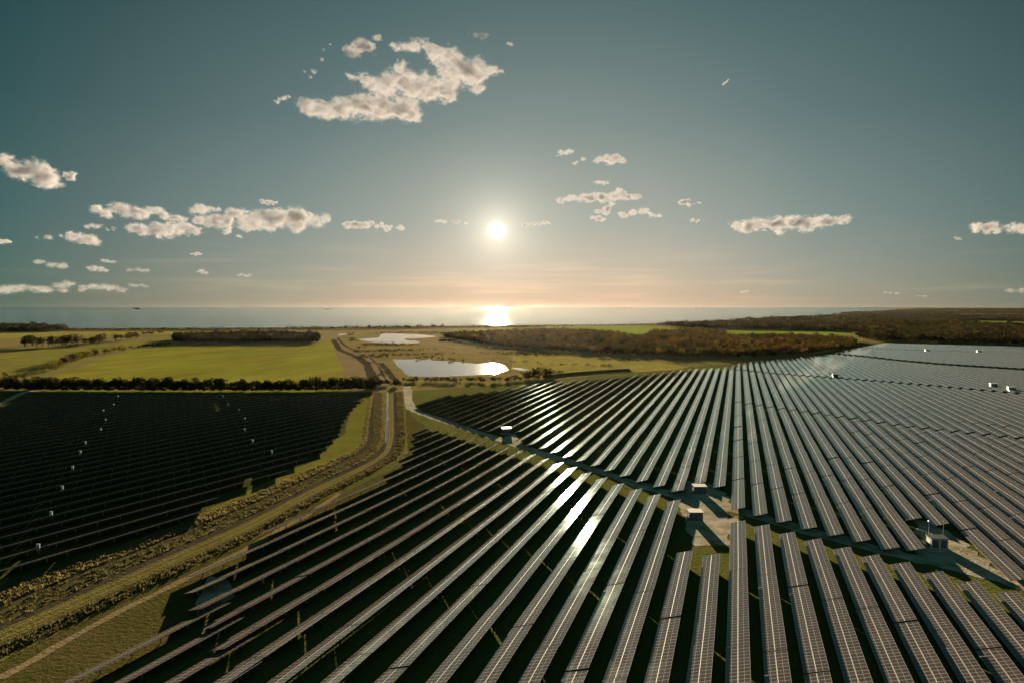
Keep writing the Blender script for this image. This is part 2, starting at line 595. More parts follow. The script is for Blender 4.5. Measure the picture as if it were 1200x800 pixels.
sheet('pond', wobble(PTS([(396, 391.5), (408, 390.8), (408, 392), (398, 393)]), 3, 20, 4), 0.06, M['lake'])
sheet('pond', wobble(PTS([(600, 430.5), (612, 431), (620, 433.4), (612, 434.6), (606, 432.6)]), 1, 10, 4), 0.06, M['lake'])
sheet('crop_field', wobble(PTS([(28, 459), (60, 441), (110, 424), (150, 411.5), (205, 403), (300, 402.5), (374, 402.5), (390, 397.5), (393, 412), (402, 428), (408, 446), (412, 459)]), 1.5, 30, 2), 0.03, M['field'])
sheet('ploughed_field', wobble(PTS([(389, 397.5), (396, 399), (400, 410), (424, 420), (432, 431), (434, 447), (407, 447), (401, 428), (393, 412)]), 1, 20, 2), 0.035, M['plough'])
sheet('crop_field', wobble(PTS([(640, 383.5), (720, 382.6), (820, 384.5), (842, 386), (790, 391.5), (752, 396), (735, 396), (712, 390), (650, 387.5)]), 4, 60, 2), 0.045, M['field2'])
sheet('crop_field', wobble(PTS([(850, 386.8), (900, 387.4), (985, 389.0), (1000, 392.5), (940, 394.5), (850, 394)]), 4, 60, 2), 0.045, M['field2'])
sheet('crop_field', PTS([(1130, 375.8), (1180, 376.4), (1178, 383.0), (1130, 382.4)]), 0.045, M['field2'])
sheet('crop_field', PTS([(1186, 377.0), (1300, 377.8), (1300, 384.6), (1186, 383.6)]), 0.045, M['field2'])
sheet('meadow', wobble(PTS([(-60, 389.2), (330, 388.2), (330, 391), (160, 392), (-60, 398)]), 6, 60, 2), 0.03, M['meadow_far'])
sheet('meadow', wobble(PTS([(-60, 420), (60, 408), (200, 397), (198, 402), (140, 411), (60, 433), (-60, 452)]), 4, 60, 2), 0.03, M['pasture_far'])
sheet('heath', wobble(PTS([(-200, 385.6), (120, 385.4), (330, 384.9), (470, 383.3), (640, 381.8), (640, 383), (470, 386), (330, 388), (60, 388.5), (-200, 389.5)]), 8, 90, 2), 0.025, M['heath'])
sheet('meadow', wobble(PTS([(600, 415), (680, 418), (770, 424), (810, 430), (790, 433), (700, 438), (640, 443), (600, 432)]), 2, 20, 2), 0.03, M['meadow_far'])
sheet('meadow', PTS([(1003, 402), (1012, 399.5), (1040, 402), (1028, 408), (1000, 411)]), 0.03, M['dry'])

# grass floor of the solar farm
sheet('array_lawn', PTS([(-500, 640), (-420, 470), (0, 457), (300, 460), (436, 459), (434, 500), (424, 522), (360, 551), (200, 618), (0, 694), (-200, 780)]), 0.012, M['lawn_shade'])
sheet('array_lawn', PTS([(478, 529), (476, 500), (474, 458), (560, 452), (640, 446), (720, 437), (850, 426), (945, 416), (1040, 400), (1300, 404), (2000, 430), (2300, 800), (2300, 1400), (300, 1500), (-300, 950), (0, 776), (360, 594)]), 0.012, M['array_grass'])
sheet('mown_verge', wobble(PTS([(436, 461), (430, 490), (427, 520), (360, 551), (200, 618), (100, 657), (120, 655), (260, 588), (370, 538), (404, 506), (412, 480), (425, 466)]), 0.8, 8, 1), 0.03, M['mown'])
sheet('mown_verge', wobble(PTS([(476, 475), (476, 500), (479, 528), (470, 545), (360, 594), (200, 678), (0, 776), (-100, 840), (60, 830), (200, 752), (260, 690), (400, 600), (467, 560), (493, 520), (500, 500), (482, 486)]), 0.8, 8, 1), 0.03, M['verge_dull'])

# strips of the old drainage ditch and track, far to near; nine bands side by side
ST = [[(436, 459), (438.5, 459), (440, 459), (448, 459), (453, 459), (455.5, 459), (461, 459), (464, 459), (471.5, 459), (473, 459)],
      [(432, 478), (434.5, 478), (437, 478), (447.5, 478), (452.6, 478), (455.4, 478), (461.5, 478), (465, 478), (473, 478), (474.5, 478)],
      [(428, 500), (431.5, 500), (438, 500), (447, 500), (452, 500), (455, 500), (462, 500), (466, 500), (474, 500), (476, 500)],
      [(426, 518), (430, 519), (437, 519), (445, 519), (450.5, 519), (454, 519), (461.5, 518), (466, 518), (475.5, 519), (478, 519)],
      [(417, 527), (420, 530), (424, 533), (434, 535.5), (438, 535), (446, 536), (452, 538), (456, 539), (466, 539), (470, 541)],
      [(360, 551), (360, 560), (360, 562), (360, 569), (360, 570), (360, 574.5), (360, 583), (360, 584.5), (360, 591.5), (360, 594)],
      [(300, 578), (300, 587.5), (300, 590), (300, 600), (300, 601), (300, 607), (300, 619), (300, 621), (300, 629), (300, 632)],
      [(200, 618), (200, 629), (200, 631), (200, 642), (200, 643), (200, 650.5), (200, 663), (200, 665), (200, 675.5), (200, 678)],
      [(0, 694), (0, 708), (0, 712), (0, 731), (0, 732), (0, 738), (0, 754), (0, 757), (0, 772), (0, 776)],
      [(-200, 773), (-200, 789), (-200, 795), (-200, 818), (-200, 820), (-200, 828), (-200, 847), (-200, 851), (-200, 870), (-200, 876)]]
STW = [[P(*p) for p in row] for row in ST]
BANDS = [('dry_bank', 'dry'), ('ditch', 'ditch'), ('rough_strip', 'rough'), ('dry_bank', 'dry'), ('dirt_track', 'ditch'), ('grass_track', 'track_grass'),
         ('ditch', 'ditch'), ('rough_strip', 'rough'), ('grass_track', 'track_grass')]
band_edges = []
for j in range(10):
    band_edges.append(smooth_line([STW[i][j] for i in range(len(STW))], 2))
for j, (nm, mk) in enumerate(BANDS):
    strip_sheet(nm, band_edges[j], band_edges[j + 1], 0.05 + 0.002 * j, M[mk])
wl = [0.5 * (STW[i][4] + STW[i][5]) for i in range(0, 4)]
L_, R_ = ribbon_pts(wl, 1.3, 2)
strip_sheet('drain_water', L_, R_, 0.085, M['lake'])
for off, w in ((0.3, 0.5), (0.7, 0.5)):          # two wheel ruts on the mown track
    rut = [STW[i][5] * (1 - off) + STW[i][6] * off for i in range(len(STW))]
    L_, R_ = ribbon_pts(rut, w, 2)
    strip_sheet('wheel_rut', L_, R_, 0.09, M['sandpath'])

# gravel service road and its clearings
road = PTS([(477, 452), (478, 466), (480, 477), (489, 482.5), (501, 486.5), (532, 497), (564, 507.5), (621, 527), (697, 550), (749, 567.5), (790, 579),
            (838, 591), (876, 601), (912, 612), (973, 628.5), (1033, 644), (1069, 653), (1130, 666), (1200, 685), (1300, 714), (1450, 760)])
L_, R_ = ribbon_pts(road, 6.0, 2, 4)
strip_sheet('gravel_road', L_, R_, 0.06, M['gravel'])
sheet('gravel_yard', wobble(PTS([(786, 572), (806, 563), (832, 566), (856, 582), (856, 600), (850, 607), (872, 604), (862, 622), (850, 640), (812, 640), (803, 606), (790, 588)]), 1.1, 2.2, 6), 0.05, M['gravel'])
sheet('gravel_yard', wobble(PTS([(1064, 604), (1092, 612), (1120, 628), (1180, 676), (1130, 664), (1085, 654), (1070, 646), (1082, 634)]), 1.0, 2.2, 6), 0.05, M['gravel'])
sheet('gravel_yard', wobble(PTS([(590, 511), (604, 508), (616, 524), (604, 524)]), 0.5, 3, 6), 0.05, M['gravel'])
sheet('gravel_yard', wobble(PTS([(243, 674), (268, 679), (276, 700), (250, 712), (228, 712)]), 0.4, 3, 6), 0.05, M['gravel'])
L_, R_ = ribbon_pts(PTS([(398, 578), (377, 592), (358, 605), (333, 617), (280, 648), (242, 666), (208, 683), (140, 716), (70, 755), (0, 795)]), 1.9, 2, 8)
strip_sheet('dirt_path', L_, R_, 0.055, M['sandpath'])
L_, R_ = ribbon_pts(PTS([(-60, 492), (0, 473), (14, 466), (26, 460), (38, 458), (48, 457.2)]), 4.5, 2, 8)
strip_sheet('gravel_road', L_, R_, 0.06, M['gravel'])
# winding stream and sandy tracks between the crop field and the marsh
for nm, mk, pts, w in [('stream', 'ditch', [(391, 398), (394, 404), (399, 411), (414, 416), (424, 420.5), (431, 428), (434.5, 436), (436, 446)], 9),
                       ('dirt_path', 'sandpath', [(393, 397), (398, 404), (406, 411), (424, 416.5), (434, 423), (440, 432), (445, 443), (449, 452)], 7),
                       ('ditch', 'ditch', [(396, 396), (404, 406), (430, 415), (441, 424), (447, 434), (452, 445)], 4),
                       ('dirt_path', 'sandpath', [(420, 412), (440, 420), (447, 428), (454, 439), (460, 450)], 5),
                       ('ditch', 'ditch', [(446, 425), (454, 434), (462, 444), (466, 450)], 6)]:
    L_, R_ = ribbon_pts(PTS(pts), w, 2, 5)
    strip_sheet(nm, L_, R_, 0.05 + 0.01 * w / 10, M[mk])

# ------------------------------------------------------------------ solar tables
ROW_AZ = R(18.306)
TILT = R(16.5)
SLOPE = 4.00
MOD_W, N_MOD = 1.08, 32
LOW_Z = 0.78
ct, st = math.cos(TILT), math.sin(TILT)
HALF_Y = SLOPE * ct / 2


def set_rack(tilt, low):
    global TILT, LOW_Z, ct, st, HALF_Y
    TILT, LOW_Z = tilt, low
    ct, st = math.cos(TILT), math.sin(TILT)
    HALF_Y = SLOPE * ct / 2


STEEP, SHALLOW = (R(16.5), 0.78), (R(14.5), 0.80)      # the left arrays stand flatter


def slope_pt(x, s, n):
    """local point of a table: x along it, s metres up the slope from its low edge, n off the glass. Low side is +y"""
    return (x, HALF_Y - s * ct + n * st, LOW_Z + s * st + n * ct)


def slab(mb, x0, x1, s0, s1, n0, n1, m_side, m_top, m_bot=None, uv=False):
    c = [slope_pt(x0, s1, n0), slope_pt(x1, s1, n0), slope_pt(x1, s0, n0), slope_pt(x0, s0, n0),
         slope_pt(x0, s1, n1), slope_pt(x1, s1, n1), slope_pt(x1, s0, n1), slope_pt(x0, s0, n1)]
    u0, u1 = x0, x1
    mb.poly([c[3], c[2], c[1], c[0]], m_side if m_bot is None else m_bot)
    mb.poly([c[4], c[5], c[6], c[7]], m_top, [(u0, s1 - s0), (u1, s1 - s0), (u1, 0), (u0, 0)] if uv else None)
    for i in range(4):
        j = (i + 1) % 4
        mb.poly([c[i], c[j], c[j + 4], c[i + 4]], m_side)


def module_mesh(n, upper):
    mb = MB()
    h = n * MOD_W / 2
    s0 = 2.05 if upper else 0.0
    slab(mb, -h, h, s0, s0 + 1.95, -0.02, 0.02, 1, 0, 2, True)
    return mb.mesh('module_row', [M['pv'], M['alu'], M['back']], True)


def frame_mesh(n):
    mb = MB()
    h = n * MOD_W / 2
    for s in (0.45, 1.5, 2.5, 3.55):
        slab(mb, -h + 0.1, h - 0.1, s - 0.04, s + 0.04, -0.10, -0.023, 0, 0)
    slab(mb, -h + 0.02, h - 0.02, 1.975, 2.025, -0.05, 0.012, 0, 0)
    k = legs_of(n)
    for x in k:
        slab(mb, x - 0.05, x + 0.05, 0.25, 3.75, -0.22, -0.103, 0, 0)
        a = slope_pt(x, 3.2, -0.2)
        mb.bar(a, (x, HALF_Y - 2.0 * ct + 0.02, 0.55), 0.035, 0, 4)
    return mb.mesh('support_frame', [M['alu']])


def legs_of(n):
    h = n * MOD_W / 2
    q = {32: 6, 16: 3, 8: 2}[n]
    return [-h + (i + 0.5) * 2 * h / q for i in range(q)]


def leg_mesh():
    mb = MB()
    top = LOW_Z + 2.0 * st - 0.22 * ct
    mb.box(-0.06, 0.06, -0.09, -0.075, -0.3, top)
    mb.box(-0.06, 0.06, 0.075, 0.09, -0.3, top)
    mb.box(-0.008, 0.008, -0.074, 0.074, -0.3, top)
    return mb.mesh('leg', [M['alu']])


KIT = {}
for style, rk in ((0, STEEP), (1, SHALLOW)):
    set_rack(*rk)
    for n in (32, 16, 8):
        KIT[n, style] = (module_mesh(n, False), module_mesh(n, True), frame_mesh(n), leg_mesh())
set_rack(*STEEP)

PITCHES = {}


def row_lat(n):
    """distance of row n across the row direction; the spacing opens from right to left"""
    lat = 0.9
    if n >= 0:
        for i in range(n):
            lat += 6.0 if i < 4 else (5.65 if i < 20 else 5.6)
    else:
        for i in range(-n):
            lat -= 5.9 if i < 1 else (6.3 if i < 5 else (6.6 if i < 10 else 6.9))
    return lat


UA = np.array([math.sin(ROW_AZ), math.cos(ROW_AZ)])
WA = np.array([math.cos(ROW_AZ), -math.sin(ROW_AZ)])


def inside(p, poly):
    x, y = p
    c = False
    n = len(poly)
    for i in range(n):
        x1, y1 = poly[i]
        x2, y2 = poly[(i + 1) % n]
        if (y1 > y) != (y2 > y) and x < (x2 - x1) * (y - y1) / (y2 - y1) + x1:
            c = not c
    return c


def spans(poly, o, d, a0, a1, step=0.5):
    """stretches of the line o + a d that lie inside a polygon"""
    ts = []
    n = len(poly)
    for i in range(n):
        p, q = np.array(poly[i]), np.array(poly[(i + 1) % n])
        e = q - p
        den = d[0] * e[1] - d[1] * e[0]
        if abs(den) < 1e-9:
            continue
        w = p - o
        t = (w[0] * e[1] - w[1] * e[0]) / den
        s = (w[0] * d[1] - w[1] * d[0]) / den
        if 0 <= s < 1 and a0 < t < a1:
            ts.append(t)
    ts.sort()
    return [(ts[i], ts[i + 1]) for i in range(0, len(ts) - 1, 2)]


ZT = 1.4
LOWER = PTS([(488, 496), (505, 494), (518, 496), (534, 500.5), (555, 507.5), (578, 514.5), (600, 522), (662, 541.5), (679, 547), (696, 553), (714.5, 559), (734, 566), (754, 572), (777, 578.5), (801, 586),
             (803, 600), (800, 640), (822, 640), (853, 650), (855, 606), (880, 607), (903, 615), (934, 622), (965, 631), (999, 640), (1032, 648.5), (1067, 657.5), (1103, 668), (1140, 677), (1176, 687), (1300, 720), (1500, 790),
             (1700, 1300), (200, 1300), (296, 775), (283, 748), (272, 724), (263, 703), (256, 684), (280, 652), (395, 590), (424, 574), (462, 548), (486, 520), (488, 505)], ZT)
CORNER = PTS([(272, 708), (281, 732), (292, 757), (300, 785), (260, 1300), (-150, 1200), (-60, 850), (60, 795), (150, 750), (240, 703)], ZT)
UPPER = PTS([(489, 476), (501, 480), (532, 491), (564, 502.5), (578, 506), (592, 500.5), (604, 503), (610, 508), (604, 515), (622, 521.5), (697, 545.5), (714, 551), (731.6, 557), (749.5, 563), (769, 569), (795, 575.5),
             (800, 569), (812, 565), (836, 568), (850, 572), (852, 594), (870, 597), (890, 603), (912, 609), (939, 616.5), (973, 625), (1001, 632), (1033, 640), (1072, 651), (1076, 640), (1058, 606),
             (1095, 611), (1107, 616), (1181, 674), (1250, 700), (1400, 745), (1900, 900), (2100, 520), (1700, 455), (1200, 434), (1100, 427.5), (1050, 423), (1010, 418), (975, 414.8), (945, 417), (891, 422), (862, 426),
             (846, 431), (806, 432), (777, 435), (713, 441), (693, 441.5), (666, 445), (647, 447), (590, 453), (530, 459), (492, 466)], ZT)
FAR = PTS([(973, 413.3), (1010, 416.0), (1050, 420.6), (1100, 425.0), (1200, 431.2), (1700, 452), (1700, 421), (1200, 406), (1100, 403.5), (1036, 402)], ZT)
BREAKS = [(PTS([(840, 430.2), (900, 436.5), (945, 440), (1040, 447), (1160, 457.5), (1260, 466)], ZT), 7.0, 0),
          (PTS([(860, 470), (905, 477), (1000, 490), (1060, 499), (1200, 513.5), (1400, 536)], ZT), 2.2, 0),
          (PTS([(990, 407), (1086, 410.5), (1147, 412), (1300, 417)], ZT), 9.0, 1)]


def cut(o, d, span_list, brks):
    out = list(span_list)
    for line, w in brks:
        for p, q in zip(line[:-1], line[1:]):
            e = q - p
            den = d[0] * e[1] - d[1] * e[0]
            if abs(den) < 1e-9:
                continue
            wv = p - o
            t = (wv[0] * e[1] - wv[1] * e[0]) / den
            s = (wv[0] * d[1] - wv[1] * d[0]) / den
            if 0 <= s <= 1:
                nxt = []
                for a, b in out:
                    if a < t - w / 2 and t + w / 2 < b:
                        nxt += [(a, t - w / 2), (t + w / 2, b)]
                    else:
                        nxt.append((a, b))
                out = nxt
    return out


tables = []                      # dicts: pos, rot, n, block, row, k, area


def bend(lat, a):
    """the rows in the low left corner turn a little with the land"""
    w = min(1.0, max(0.0, (-40 - lat) / 55))
    return -0.00027 * w * max(0.0, 290 - a) ** 2 if a < 290 else 0.0


def fit(length, gap):
    """whole, half and quarter tables for a stretch, and how much longer each must be to fill it"""
    out, used = [], 0.0
    for n in (32, 16, 8):
        while used + n * MOD_W <= length + 1.0:
            out.append(n)
            used += n * MOD_W + gap
    mods = sum(out) * MOD_W
    sx = (length - gap * (len(out) - 1)) / mods if out else 1.0
    return out, min(1.12, max(0.95, sx))


def fill_row(block, row, a0, a1, from_far, lat, curved):
    """lay tables from the road end of a stretch"""
    gap = 0.6 if block == 'beyond' else 0.34
    sizes, sx = fit(a1 - a0, gap)
    pos = 0.0
    for k, n in enumerate(sizes):
        L = n * MOD_W * sx
        c = pos + L / 2
        a = a1 - c if from_far else a0 + c
        dl = ds = 0.0
        if curved:
            dl = bend(lat, a)
            ds = (bend(lat, a + 5) - bend(lat, a - 5)) / 10
        p = UA * a + WA * (lat + dl)
        d = UA + WA * ds
        tables.append(dict(p=p, rz=math.atan2(d[1], d[0]), n=n, block=block, row=row, k=k + 1, sx=sx, style=0))
        pos += L + gap


ORG = np.array([0.0, 0.0])
for n in range(-40, 110):
    lat = row_lat(n)
    o = WA * lat
    sp = spans(LOWER, o, UA, -400, 900)
    if sp:                                        # far end is the road end
        a0, a1 = sp[0][0], sp[-1][1]
        for a0, a1 in sp[::-1]:
            fill_row('near', n, a0, a1 - 3.3, True, lat, True)
    for a0, a1 in cut(o, UA, spans(UPPER, o, UA, 60, 2500), [(l, w) for l, w, b in BREAKS if b == 0]):
        fill_row('beyond', n, a0 + 0.8, a1, False, lat, False)
    for a0, a1 in cut(o, UA, spans(FAR, o, UA, 60, 3500), [(l, w) for l, w, b in BREAKS if b == 1]):
        fill_row('far', n, a0, a1, False, lat, False)
for i in range(12):                               # the short rows in the low left corner
    lat = row_lat(-16) + 6.9 * (i + 0.45) - 1.4
    for a0, a1 in spans(CORNER, WA * lat, UA, -300, 400):
        L32 = N_MOD * MOD_W
        a = a1
        k = 0
        while a - 16 * MOD_W > max(a0, 20):
            nn = 32 if a - L32 > a0 else 16
            L = nn * MOD_W
            c = a - L / 2
            k += 1
            d = UA + WA * 0.085
            p = UA * c + WA * (lat - 0.085 * (a1 - c))
            tables.append(dict(p=p, rz=math.atan2(d[1], d[0]), n=nn, block='corner', row=i, k=k, sx=1.0, style=0))
            a -= L + 0.45

# left block: its rows turn further right than the others
LAZ = R(29.0)
UL = np.array([math.sin(LAZ), math.cos(LAZ)])
WL = np.array([math.cos(LAZ), -math.sin(LAZ)])
LEFT = PTS([(-700, 700), (-500, 465), (-60, 461.5), (0, 476), (40, 462), (160, 462), (428, 464), (415, 476), (406, 490), (404, 500), (390, 515), (381, 526), (340, 544), (330, 556), (253, 582), (240, 600), (161, 621), (120, 645), (23, 672), (-60, 705), (-300, 800)], ZT)
LPITCH = 8.4
LBREAKS = [(PTS([(118, 455), (112, 480), (103, 505), (90, 535), (75, 575), (62, 605), (40, 660), (20, 690)], ZT), 0.22),
           (PTS([(256, 455), (264, 480), (276, 502), (284, 519), (296, 545), (304, 560), (312, 580)], ZT), 0.22)]
lat0 = float(np.array(P(161, 621, ZT)) @ WL) - 0.5
for i in range(-4, 62):
    lat = lat0 - LPITCH * i
    o = WL * lat
    k = 0
    for a0, a1 in cut(o, UL, spans(LEFT, o, UL, -400, 1500), LBREAKS)[::-1]:
        sizes, sx = fit(a1 - a0, 0.12)
        a = a1
        for nn in sizes:
            k += 1
            L = nn * MOD_W * sx
            p = UL * (a - L / 2) + WL * lat
            tables.append(dict(p=p, rz=math.atan2(UL[1], UL[0]), n=nn, block='left', row=i, k=k, sx=sx, style=1))
            a -= L + 0.12


def seen_area(t):
    """how large a table shows in the frame, and whether it is near the frame at all"""
    c, s = math.cos(t['rz']), math.sin(t['rz'])
    h = t['n'] * MOD_W / 2
    pts = []
    for x in (-h, -h / 3, h / 3, h):
        for ss in (0, SLOPE):
            q = slope_pt(x, ss, 0)
            pts.append(pix((t['p'][0] + c * q[0] - s * q[1], t['p'][1] + s * q[0] + c * q[1], q[2])))
    if any(p is None for p in pts):
        return -1, False
    xs = [min(1200, max(0, p[0])) for p in pts]
    ys = [min(800, max(0, p[1])) for p in pts]
    near = max(p[0] for p in pts) > -260 and min(p[0] for p in pts) < 1620 and min(p[1] for p in pts) < 930
    inx = sum(1 for p in pts if 0 < p[0] < 1200 and 0 < p[1] < 800) / len(pts)
    # area of the two slopes as seen, from their outline, scaled by the share inside the frame
    A = 0.0
    for i in range(3):
        a, b, d, e = pts[2 * i], pts[2 * i + 1], pts[2 * i + 3], pts[2 * i + 2]
        for tri in ((a, b, d), (a, d, e)):
            A += abs((tri[1][0] - tri[0][0]) * (tri[2][1] - tri[0][1]) - (tri[1][1] - tri[0][1]) * (tri[2][0] - tri[0][0])) / 2
    return A * inx, near


for t in tables:
    t['area'], t['near'] = seen_area(t)
tables = [t for t in tables if t['near']]
tables.sort(key=lambda t: -t['area'])
single, rest = tables[:300], tables[300:]
print('TABLES', len(tables), 'smallest single', round(single[-1]['area'], 1), {b: sum(1 for t in single if t['block'] == b) for b in ('near', 'beyond', 'far', 'corner', 'left')})

ONES = 'zeroth first second third fourth fifth sixth seventh eighth ninth tenth eleventh twelfth thirteenth fourteenth fifteenth sixteenth seventeenth eighteenth nineteenth'.split()
TENS = {20: 'twent', 30: 'thirt', 40: 'fort', 50: 'fift', 60: 'sixt'}


def ordinal(n):
    if n < 20:
        return ONES[n]
    t, o = n // 10 * 10, n % 10
    return TENS[t] + 'ieth' if o == 0 else TENS[t] + 'y-' + ONES[o]


def side_row(n):
    return '%s row right of cabin clearing' % ordinal(n + 1) if n >= 0 else '%s row left of it' % ordinal(-n)


# count rows of each block from the two-cabin clearing; row 0 is the first to its right
def label_table(t):
    b, n, k = t['block'], t['row'], t['k']
    if b == 'near':
        r = ('%s row right' % ordinal(n + 1)) if n >= 0 else ('%s row left' % ordinal(-n))
        return 'solar table this side of gravel road, %s from it, %s of cabin clearing' % (ordinal(k), r)
    if b == 'beyond':
        r = ('%s row right' % ordinal(n + 1)) if n >= 0 else ('%s row left' % ordinal(-n))
        return 'solar table beyond the gravel road, %s from it, %s of cabin clearing' % (ordinal(k), r)
    if b == 'corner':
        return 'solar table in short rows by the grass verge, %s row, %s from the service gap' % (ordinal(t['row'] + 1), ordinal(k))
    return 'dark solar table left of the drain, %s row up, %s from the row end' % (ordinal(t['row'] + 5), ordinal(k))


# renumber corner and left rows so that counting starts with the first row that shows
for b in ('corner', 'left'):
    rows = sorted({t['row'] for t in tables if t['block'] == b})
    for t in tables:
        if t['block'] == b:
            t['row'] = rows.index(t['row']) + (0 if b == 'corner' else -4)
# tables of one row in one block are counted over its stretches
for b in ('near', 'beyond'):
    byrow = {}
    for t in tables:
        if t['block'] == b:
            byrow.setdefault(t['row'], []).append(t)
    for n, ts in byrow.items():
        ts.sort(key=lambda t: float(np.array(t['p']) @ UA), reverse=(b == 'near'))
        for i, t in enumerate(ts):
            t['k'] = i + 1


def copy_in(src, parent):
    c = src.copy()
    COL.objects.link(c)
    c.parent = parent
    return c


proto = {}
for style, rk in ((0, STEEP), (1, SHALLOW)):
    set_rack(*rk)
    for n in (32, 16, 8):
        root = empty('solar_table')
        lo, up, fr, lg = KIT[n, style]
        link('module_row', lo, root)
        link('module_row', up, root)
        link('support_frame', fr, root)
        for x in legs_of(n):
            link('leg', lg, root, (x, HALF_Y - 2.0 * ct, 0))
        proto[n, style] = root
set_rack(*STEEP)
kids = {n: list(proto[n].children) for n in proto}
used = {k: False for k in proto}
GRP = {'near': 'solar tables this side of the gravel road', 'beyond': 'solar tables beyond the gravel road', 'far': 'solar tables beyond the gravel road',
       'corner': 'short solar tables by the grass verge', 'left': 'dark solar tables left of the drain'}
for t in single:
    n = (t['n'], t['style'])
    if not used[n]:
        r, used[n] = proto[n], True
    else:
        r = proto[n].copy()
        COL.objects.link(r)
        for ch in kids[n]:
            copy_in(ch, r)
    r.location = (t['p'][0], t['p'][1], random.uniform(-0.06, 0.06))
    r.scale = (t['sx'], 1, 1)
    r.rotation_euler = (R(random.gauss(0, 0.38)), R(random.gauss(0, 0.15)), t['rz'] + R(random.gauss(0, 0.12)))
    tag(r, label_table(t), 'solar table', GRP[t['block']])
for n in proto:
    if not used[n]:
        for ch in kids[n]:
            bpy.data.objects.remove(ch)
        bpy.data.objects.remove(proto[n])


# all the smaller, farther tables as one object
def merged(name, todo):
    V, Fv, MI, UV = [], [], [], []
    off = 0
    tpl = {}
    for n, style in proto:
        set_rack(*(STEEP, SHALLOW)[style])
        mb = MB()
        h = n * MOD_W / 2
        slab(mb, -h, h, 0.0, 1.95, -0.02, 0.02, 1, 0, 2, True)
        slab(mb, -h, h, 2.05, 4.0, -0.02, 0.02, 1, 0, 2, True)
        slab(mb, -h + 0.02, h - 0.02, 1.975, 2.025, -0.05, 0.012, 1, 1)
        slab(mb, -h + 0.1, h - 0.1, 1.2, 1.28, -0.1, -0.023, 1, 1)
        slab(mb, -h + 0.1, h - 0.1, 3.2, 3.28, -0.1, -0.023, 1, 1)
        for x in legs_of(n):
            top = LOW_Z + 2.0 * st - 0.1
            mb.bar((x, HALF_Y - 2.0 * ct, -0.2), (x, HALF_Y - 2.0 * ct, top), 0.08, 1, 4)
        tpl[n, style] = (np.array(mb.v), mb.f, mb.m, mb.uv)
    set_rack(*STEEP)
    for i, t in enumerate(todo):
        v, f, m, uv = tpl[t['n'], t['style']]
        v = v * np.array([t['sx'], 1, 1])
        c, s = math.cos(t['rz']), math.sin(t['rz'])
        w = np.stack([t['p'][0] + c * v[:, 0] - s * v[:, 1], t['p'][1] + s * v[:, 0] + c * v[:, 1], v[:, 2]], 1)
        V.append(w)
        Fv.extend([tuple(j + off for j in q) for q in f])
        MI.extend(m)
        UV.extend([(a + 1.08 * 40 * (i % 50), b) for a, b in uv])
        off += len(v)
    me = bpy.data.meshes.new(name)
    me.from_pydata(np.concatenate(V).tolist(), [], Fv)
    for k in ('pv', 'alu', 'back'):
        me.materials.append(M[k])
    me.polygons.foreach_set('material_index', MI)
    l = me.uv_layers.new(name='UVMap')
    l.data.foreach_set('uv', np.array(UV, dtype=np.float32).ravel())
    me.update()
    return link(name, me)


tag(merged('solar_tables', rest), 'remaining rows of smaller far tilted solar tables across the farm', 'solar tables', kind='stuff')
# ------------------------------------------------------------------ trees
def leaf_mat(name, c1, c2, transl=0.35):
    m, t, b = mat(name)
    geo = N(t, 'ShaderNodeNewGeometry')
    oi = N(t, 'ShaderNodeObjectInfo')
    n1 = noise(t, geo.outputs['Position'], 0.10, 2)
    n2 = noise(t, geo.outputs['Position'], 0.9, 2)
    k = mth(t, 'ADD', mth(t, 'MULTIPLY', n1, 0.7), mth(t, 'MULTIPLY', oi.outputs['Random'], 0.3))
    c = mixc(t, ramp(t, k, [(0.35, (0,) * 3), (0.62, (1,) * 3)]), c1, c2)
    c = mixc(t, ramp(t, n2, [(0.3, (0.5,) * 3), (0.7, (0,) * 3)]), c, tuple(0.5 * x for x in c1))
    t.links.new(c, b.inputs['Base Color'])
    b.inputs['Roughness'].default_value = 0.9
    b.inputs['Specular IOR Level'].default_value = 0.0
    tr = N(t, 'ShaderNodeBsdfTranslucent')
    t.links.new(c, tr.inputs['Color'])
    mx = N(t, 'ShaderNodeMixShader')
    mx.inputs[0].default_value = transl
    out = t.nodes['Material Output']
    t.links.new(b.outputs[0], mx.inputs[1])
    t.links.new(tr.outputs[0], mx.inputs[2])
    t.links.new(mx.outputs[0], out.inputs['Surface'])
    return m


LEAF = {'olive': leaf_mat('olive_leaves', (0.0264, 0.0264, 0.0092), (0.0409, 0.0343, 0.0119), 0.25),
        'dark': leaf_mat('dark_leaves', (0.0119, 0.0139, 0.0066), (0.0198, 0.0185, 0.0086), 0.15),
        'brown': leaf_mat('brown_leaves', (0.030, 0.022, 0.010), (0.046, 0.031, 0.013), 0.25),
        'russet': leaf_mat('russet_leaves', (0.0495, 0.0277, 0.0086), (0.0660, 0.0383, 0.0106), 0.3),
        'yellow': leaf_mat('yellowing_leaves', (0.0660, 0.0515, 0.0092), (0.0924, 0.0660, 0.0132), 0.3),
        'reed': leaf_mat('dry_reed_stems', (0.115, 0.095, 0.036), (0.145, 0.112, 0.045), 0.3),
        'reed_dark': leaf_mat('withered_stems', (0.066, 0.056, 0.024), (0.088, 0.066, 0.030), 0.3)}
BARK = plain('bark', (0.06, 0.048, 0.036), 0.9, 0, 0.1)


